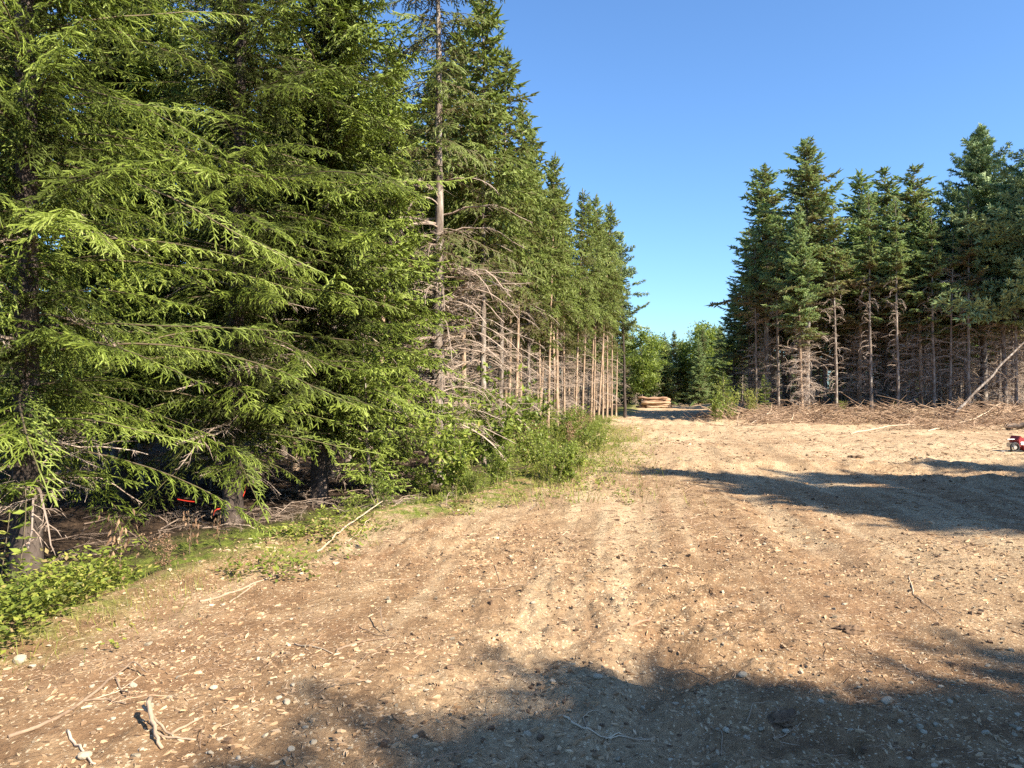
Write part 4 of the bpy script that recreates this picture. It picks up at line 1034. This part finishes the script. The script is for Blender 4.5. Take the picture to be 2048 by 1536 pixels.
stick([(988, 1140), (995, 1158), (1000, 1172)], .006, .003, 'short upright-looking dark twig left of centre', tint=.2, seed=17)
stick([(1300, 1052), (1350, 1046), (1385, 1042)], .008, .004, 'dark stick on the sunlit dirt before the shadow band', tint=.2, seed=18)
stick([(1815, 1165), (1825, 1195), (1850, 1215), (1885, 1235)], .006, .003, 'long crooked pale rootlet at right foreground', tint=.8, seed=19)
stick([(1255, 1250), (1275, 1240), (1300, 1232)], .022, .014, 'chunk of orange peeled wood lying in the open dirt', tint=.3, mat='log', name='wood_chunk', seed=20, cat='wood chunk')
stick([(1855, 862), (1930, 850, .2), (2000, 845, .3)], .05, .04, 'pale cut pole lying on the slash near the right edge', tint=.8, name='pole', seed=23, cat='pole')
stick([(1700, 868), (1770, 862, .2), (1830, 858, .2)], .04, .02, 'slanting cut branch on the slash below the bushy-topped fir', tint=.7, seed=24)
stick([(1500, 850), (1530, 846, .2), (1545, 845, .25)], .04, .02, 'short pale branch on the slash near the track corner', tint=.8, seed=25)

def clod(xp, yp, s, seed, label):
    import bmesh
    p = gp(xp, yp); bm = bmesh.new(); bmesh.ops.create_icosphere(bm, subdivisions=4, radius=1)
    for v in bm.verts:
        c = np.array(v.co); n = 1 + .5 * float(vnoise(c[0] + c[2] * .7, c[1], .6, seed)) + .3 * float(vnoise(c[0] - c[2], c[1] + c[2], .25, seed + 1)) + .16 * float(vnoise(c[0] + c[2], c[1] - c[2], .1, seed + 2))
        v.co = c * n * [s, s * .7, s * .42]
    me = bpy.data.meshes.new('soil_clod'); bm.to_mesh(me); bm.free(); me.materials.append(M['soilclod'])
    for q in me.polygons: q.use_smooth = True
    tag(obj('soil_clod', me, None, (p[0], p[1], float(height(p[0], p[1])))), label, 'soil clod')
clod(1560, 1425, .10, 1, 'dark clod of soil and rootlets in the foreground shadow')
clod(1700, 1262, .09, 2, 'brown clod of soil at right foreground')
clod(1710, 915, .16, 3, 'small dark clod alone on the pale track near the shadow band')
clod(1240, 1005, .07, 4, 'little dark clod on the sunlit dirt')

# dead brush and fallen things ---------------------------------------------------------
def heap(xp, yp, label, n, s, mat='dead', seed=1, name='brush_heap', rx=.9, cat='brush heap', dt=0):
    rng = np.random.RandomState(seed); g = Geo(); p = gp(xp, yp)
    for i in range(n):
        x, y = rng.normal(0, rx, 1)[0], rng.normal(0, .3, 1)[0]
        g.put(deadN[rng.randint(8)], Rzy(rng.uniform(0, 6.3), rng.uniform(-.1, .6)), (x, y, float(height(p[0] + x, p[1] + y)) + abs(rng.normal(0, .08))), s * rng.uniform(.5, 1.1), rng.uniform(-.1, .2) + dt)
    tag(obj(name, g.mesh(name, [M[mat]]), None, (p[0], p[1], 0)), label, cat)
heap(620, 1030, 'heap of grey dead brush at the mouth of the hollow', 45, .5, seed=2, dt=-.15)
heap(1880, 858, 'dense brown root heap under the leaning dead trunk', 150, 1.3, 'debris', 3, rx=1.3)
heap(1990, 850, 'tangled brush heap at the right edge behind the red machine', 120, 1.2, 'debris', 4, rx=1.2)

heap(950, 1375, 'shredded brown root clump at the edge of the foreground shadow', 26, .16, 'debris', 7, 'root_clump', .06, 'root clump', -.15)
heap(1560, 1425, 'rootlets bristling from the shaded dark clod', 20, .16, 'debris', 9, 'rootlets', .1, 'roots', -.2)
heap(1290, 1140, 'dark shredded root stub by the white pebbles', 14, .10, 'debris', 10, 'root_clump', .03, 'root clump', -.4)
# leaning dead trunk
def long_pole(A, B, r0, r1, name, label, cat, mat, n_d=26, dl=1.0, seed=1):
    rng = np.random.RandomState(seed); A = np.array(A); B = np.array(B); g = Geo(); q = np.linspace(0, 1, 14)[:, None]
    P = A + (B - A) * q + rng.normal(0, .03, (14, 3)); tube(g, P - A, np.linspace(r0, r1, 14), 8, 0, .6, .06, rng)
    o = obj(name, None, None, tuple(A)); tag(o, label, cat); obj('trunk', g.mesh('trunk', [M[mat]]), o)
    if n_d:
        d = Geo()
        for i in range(n_d):
            t = rng.uniform(.05, .95); d.put(deadF[rng.randint(8)], Rzy(rng.uniform(0, 6.3), rng.uniform(-.8, .8)), (B - A) * t, dl * rng.uniform(.3, 1), .15)
        tag(obj('dead_branches', d.mesh('dead_branches', [M['dead']]), o), kind='stuff')
    return o
long_pole(wp(1905, 832, 39.5), wp(2075, 655, 40.5), .075, .04, 'leaning_dead_trunk', 'pale dead trunk leaning from the slash up to the right edge', 'dead tree', 'bark', 22, .9, 3)
long_pole(wp(2008, 851, 34), wp(2130, 853, 33.5), .12, .14, 'fallen_log', 'thick dark felled log jutting in at the right edge above the red machine', 'log', 'bark_dark', 0)

# log pile --------------------------------------------------------------------------
GLG = 'peeled logs in the far pile'
def logpile():
    rng = np.random.RandomState(8); c = np.array([(1311 - 1024) / F_PX * 76, 76.0]); meshes = []
    for i in range(5):
        g = Geo(); q = np.linspace(-.5, .5, 6)
        tube(g, np.stack([q * 2.8, .03 * rng.normal(size=6), .03 * rng.normal(size=6)], 1), np.linspace(.13, .10, 6), 9, 0, rng.uniform(.25, .95), .04, rng)
        meshes.append(g.mesh('log', [M['log']]))
    k = 0
    for row in range(5):
        for j in range(6 - row // 2):
            o = obj('log', meshes[rng.randint(5)], None, (c[0] + rng.uniform(-.35, .35), c[1] + (j + .5 * (row % 2)) * .24 + rng.uniform(-.03, .03), float(height(*c)) + .12 + row * .205),
                    (rng.uniform(0, 6), rng.normal(0, .02), rng.normal(0, .07) + (math.pi if rng.rand() < .5 else 0)), rng.uniform(.7, 1.1))
            tag(o, 'orange-tan peeled log stacked in the pile at the far left of the track', 'log', GLG)
logpile()

# flagging tape ------------------------------------------------------------------------
def tape(pts, w, label):
    w = w * .4
    g = Geo(); P = np.array(pts); n = len(P)
    V = np.concatenate([P + [0, 0, w / 2], P - [0, 0, w / 2], P + [0, .003, w / 2], P + [0, .003, -w / 2]]); F = []
    for i in range(n - 1):
        for (a_, b_) in ((0, n), (3 * n, 2 * n), (2 * n, 0), (n, 3 * n)):
            F += [(a_ + i, b_ + i, b_ + i + 1), (a_ + i, b_ + i + 1, a_ + i + 1)]
    g.add(V, F, 0, .5); tag(obj('flagging_tape', g.mesh('flagging_tape', [M['tape']])), label, 'marking tape')
d = 8.6
tape([wp(492, 972, d), wp(491, 982, d + .01), wp(487, 992, d - .01)], .045, 'bright orange-red tape hanging on the dark trunk')
tape([wp(428, 1030, 8), wp(430, 1022, 8), wp(435, 1018, 8), wp(442, 1017, 8.02)], .03, 'bent red tape on a stick left of the dark trunk')
tape([wp(356, 998, 8.5), wp(366, 1000, 8.5), wp(378, 1002, 8.5), wp(390, 1003, 8.5)], .025, 'faded red tape lying level further left in the hollow')

# red machine at the right edge -----------------------------------------------------------
def machine():
    import bmesh
    bx, by, _ = gp(2034, 898); bz = float(height(bx, by))
    root = obj('garden_machine', None, None, (bx, by, bz), (0, 0, .1)); tag(root, 'small red wheeled machine cut off by the right edge of the photo', 'machine')
    def part(name, fn, mat, bev=.015):
        bm = bmesh.new(); fn(bm)
        if bev: bmesh.ops.bevel(bm, geom=[e_ for e_ in bm.edges if e_.calc_face_angle(0) > .8], offset=bev, segments=2, affect='EDGES')
        me = bpy.data.meshes.new(name); bm.to_mesh(me); bm.free(); me.materials.append(M[mat]); return obj(name, me, root)
    def box(bm, c, s, rot=0):
        from mathutils import Matrix
        bmesh.ops.create_cube(bm, size=1, matrix=Matrix.Translation(c) @ Matrix.Rotation(rot, 4, 'Y') @ Matrix.Diagonal((*s, 1)))
    def cyl(bm, c, r, l, seg=20, ax='Y'):
        from mathutils import Matrix
        R = Matrix.Rotation(math.pi / 2, 4, 'X') if ax == 'Y' else (Matrix.Rotation(math.pi / 2, 4, 'Y') if ax == 'X' else Matrix.Identity(4))
        bmesh.ops.create_cone(bm, cap_ends=True, segments=seg, radius1=r, radius2=r, depth=l, matrix=Matrix.Translation(c) @ R)
    def body(bm):
        P = [(-.08, .12), (-.12, .34), (-.05, .47), (.02, .40), (.10, .40), (.16, .34), (.5, .33), (.5, .22), (.16, .20), (.14, .02), (.07, .05), (.05, .16), (-.02, .18)]
        vs = [[bm.verts.new((x, yy, z)) for x, z in P] for yy in (-.18, .18)]
        bm.faces.new(vs[0]); bm.faces.new(vs[1][::-1])
        for i in range(len(P)): j = (i + 1) % len(P); bm.faces.new((vs[0][i], vs[1][i], vs[1][j], vs[0][j]))
        bmesh.ops.recalc_face_normals(bm, faces=bm.faces)
    part('body', body, 'red')
    part('tank', lambda bm: box(bm, (.0, -.1, .25), (.12, .2, .1)), 'white')
    part('engine', lambda bm: (box(bm, (-.18, 0, .2), (.14, .22, .12)), cyl(bm, (-.2, -.13, .18), .045, .06)), 'metal', .006)
    part('handle', lambda bm: cyl(bm, (-.22, -.05, .36), .016, .26, 10, 'X'), 'metal', 0)
    for y_ in (-.2,):
        g = Geo(); an = np.linspace(0, 2 * math.pi, 21); c = np.array([-.24, y_, .14])
        tube(g, c + np.stack([np.cos(an) * .12, 0 * an, np.sin(an) * .12], 1), np.full(21, .028), 7, 0, cap=False)
        w = obj('wheel', g.mesh('wheel', [M['black']]), root)
        bm = bmesh.new(); cyl(bm, (-.24, y_, .14), .05, .05); me = bpy.data.meshes.new('hub'); bm.to_mesh(me); bm.free(); me.materials.append(M['metal']); h = obj('hub', me, w)
    part('skid', lambda bm: box(bm, (.1, 0, .03), (.6, .3, .05)), 'black')
    part('cutter_bar', lambda bm: box(bm, (-.42, -.1, .04), (.36, .05, .025), -.08), 'metal', .004)
machine()
print('tris', sum(len(m_.polygons) for m_ in bpy.data.meshes), 'objects', len(S.objects))
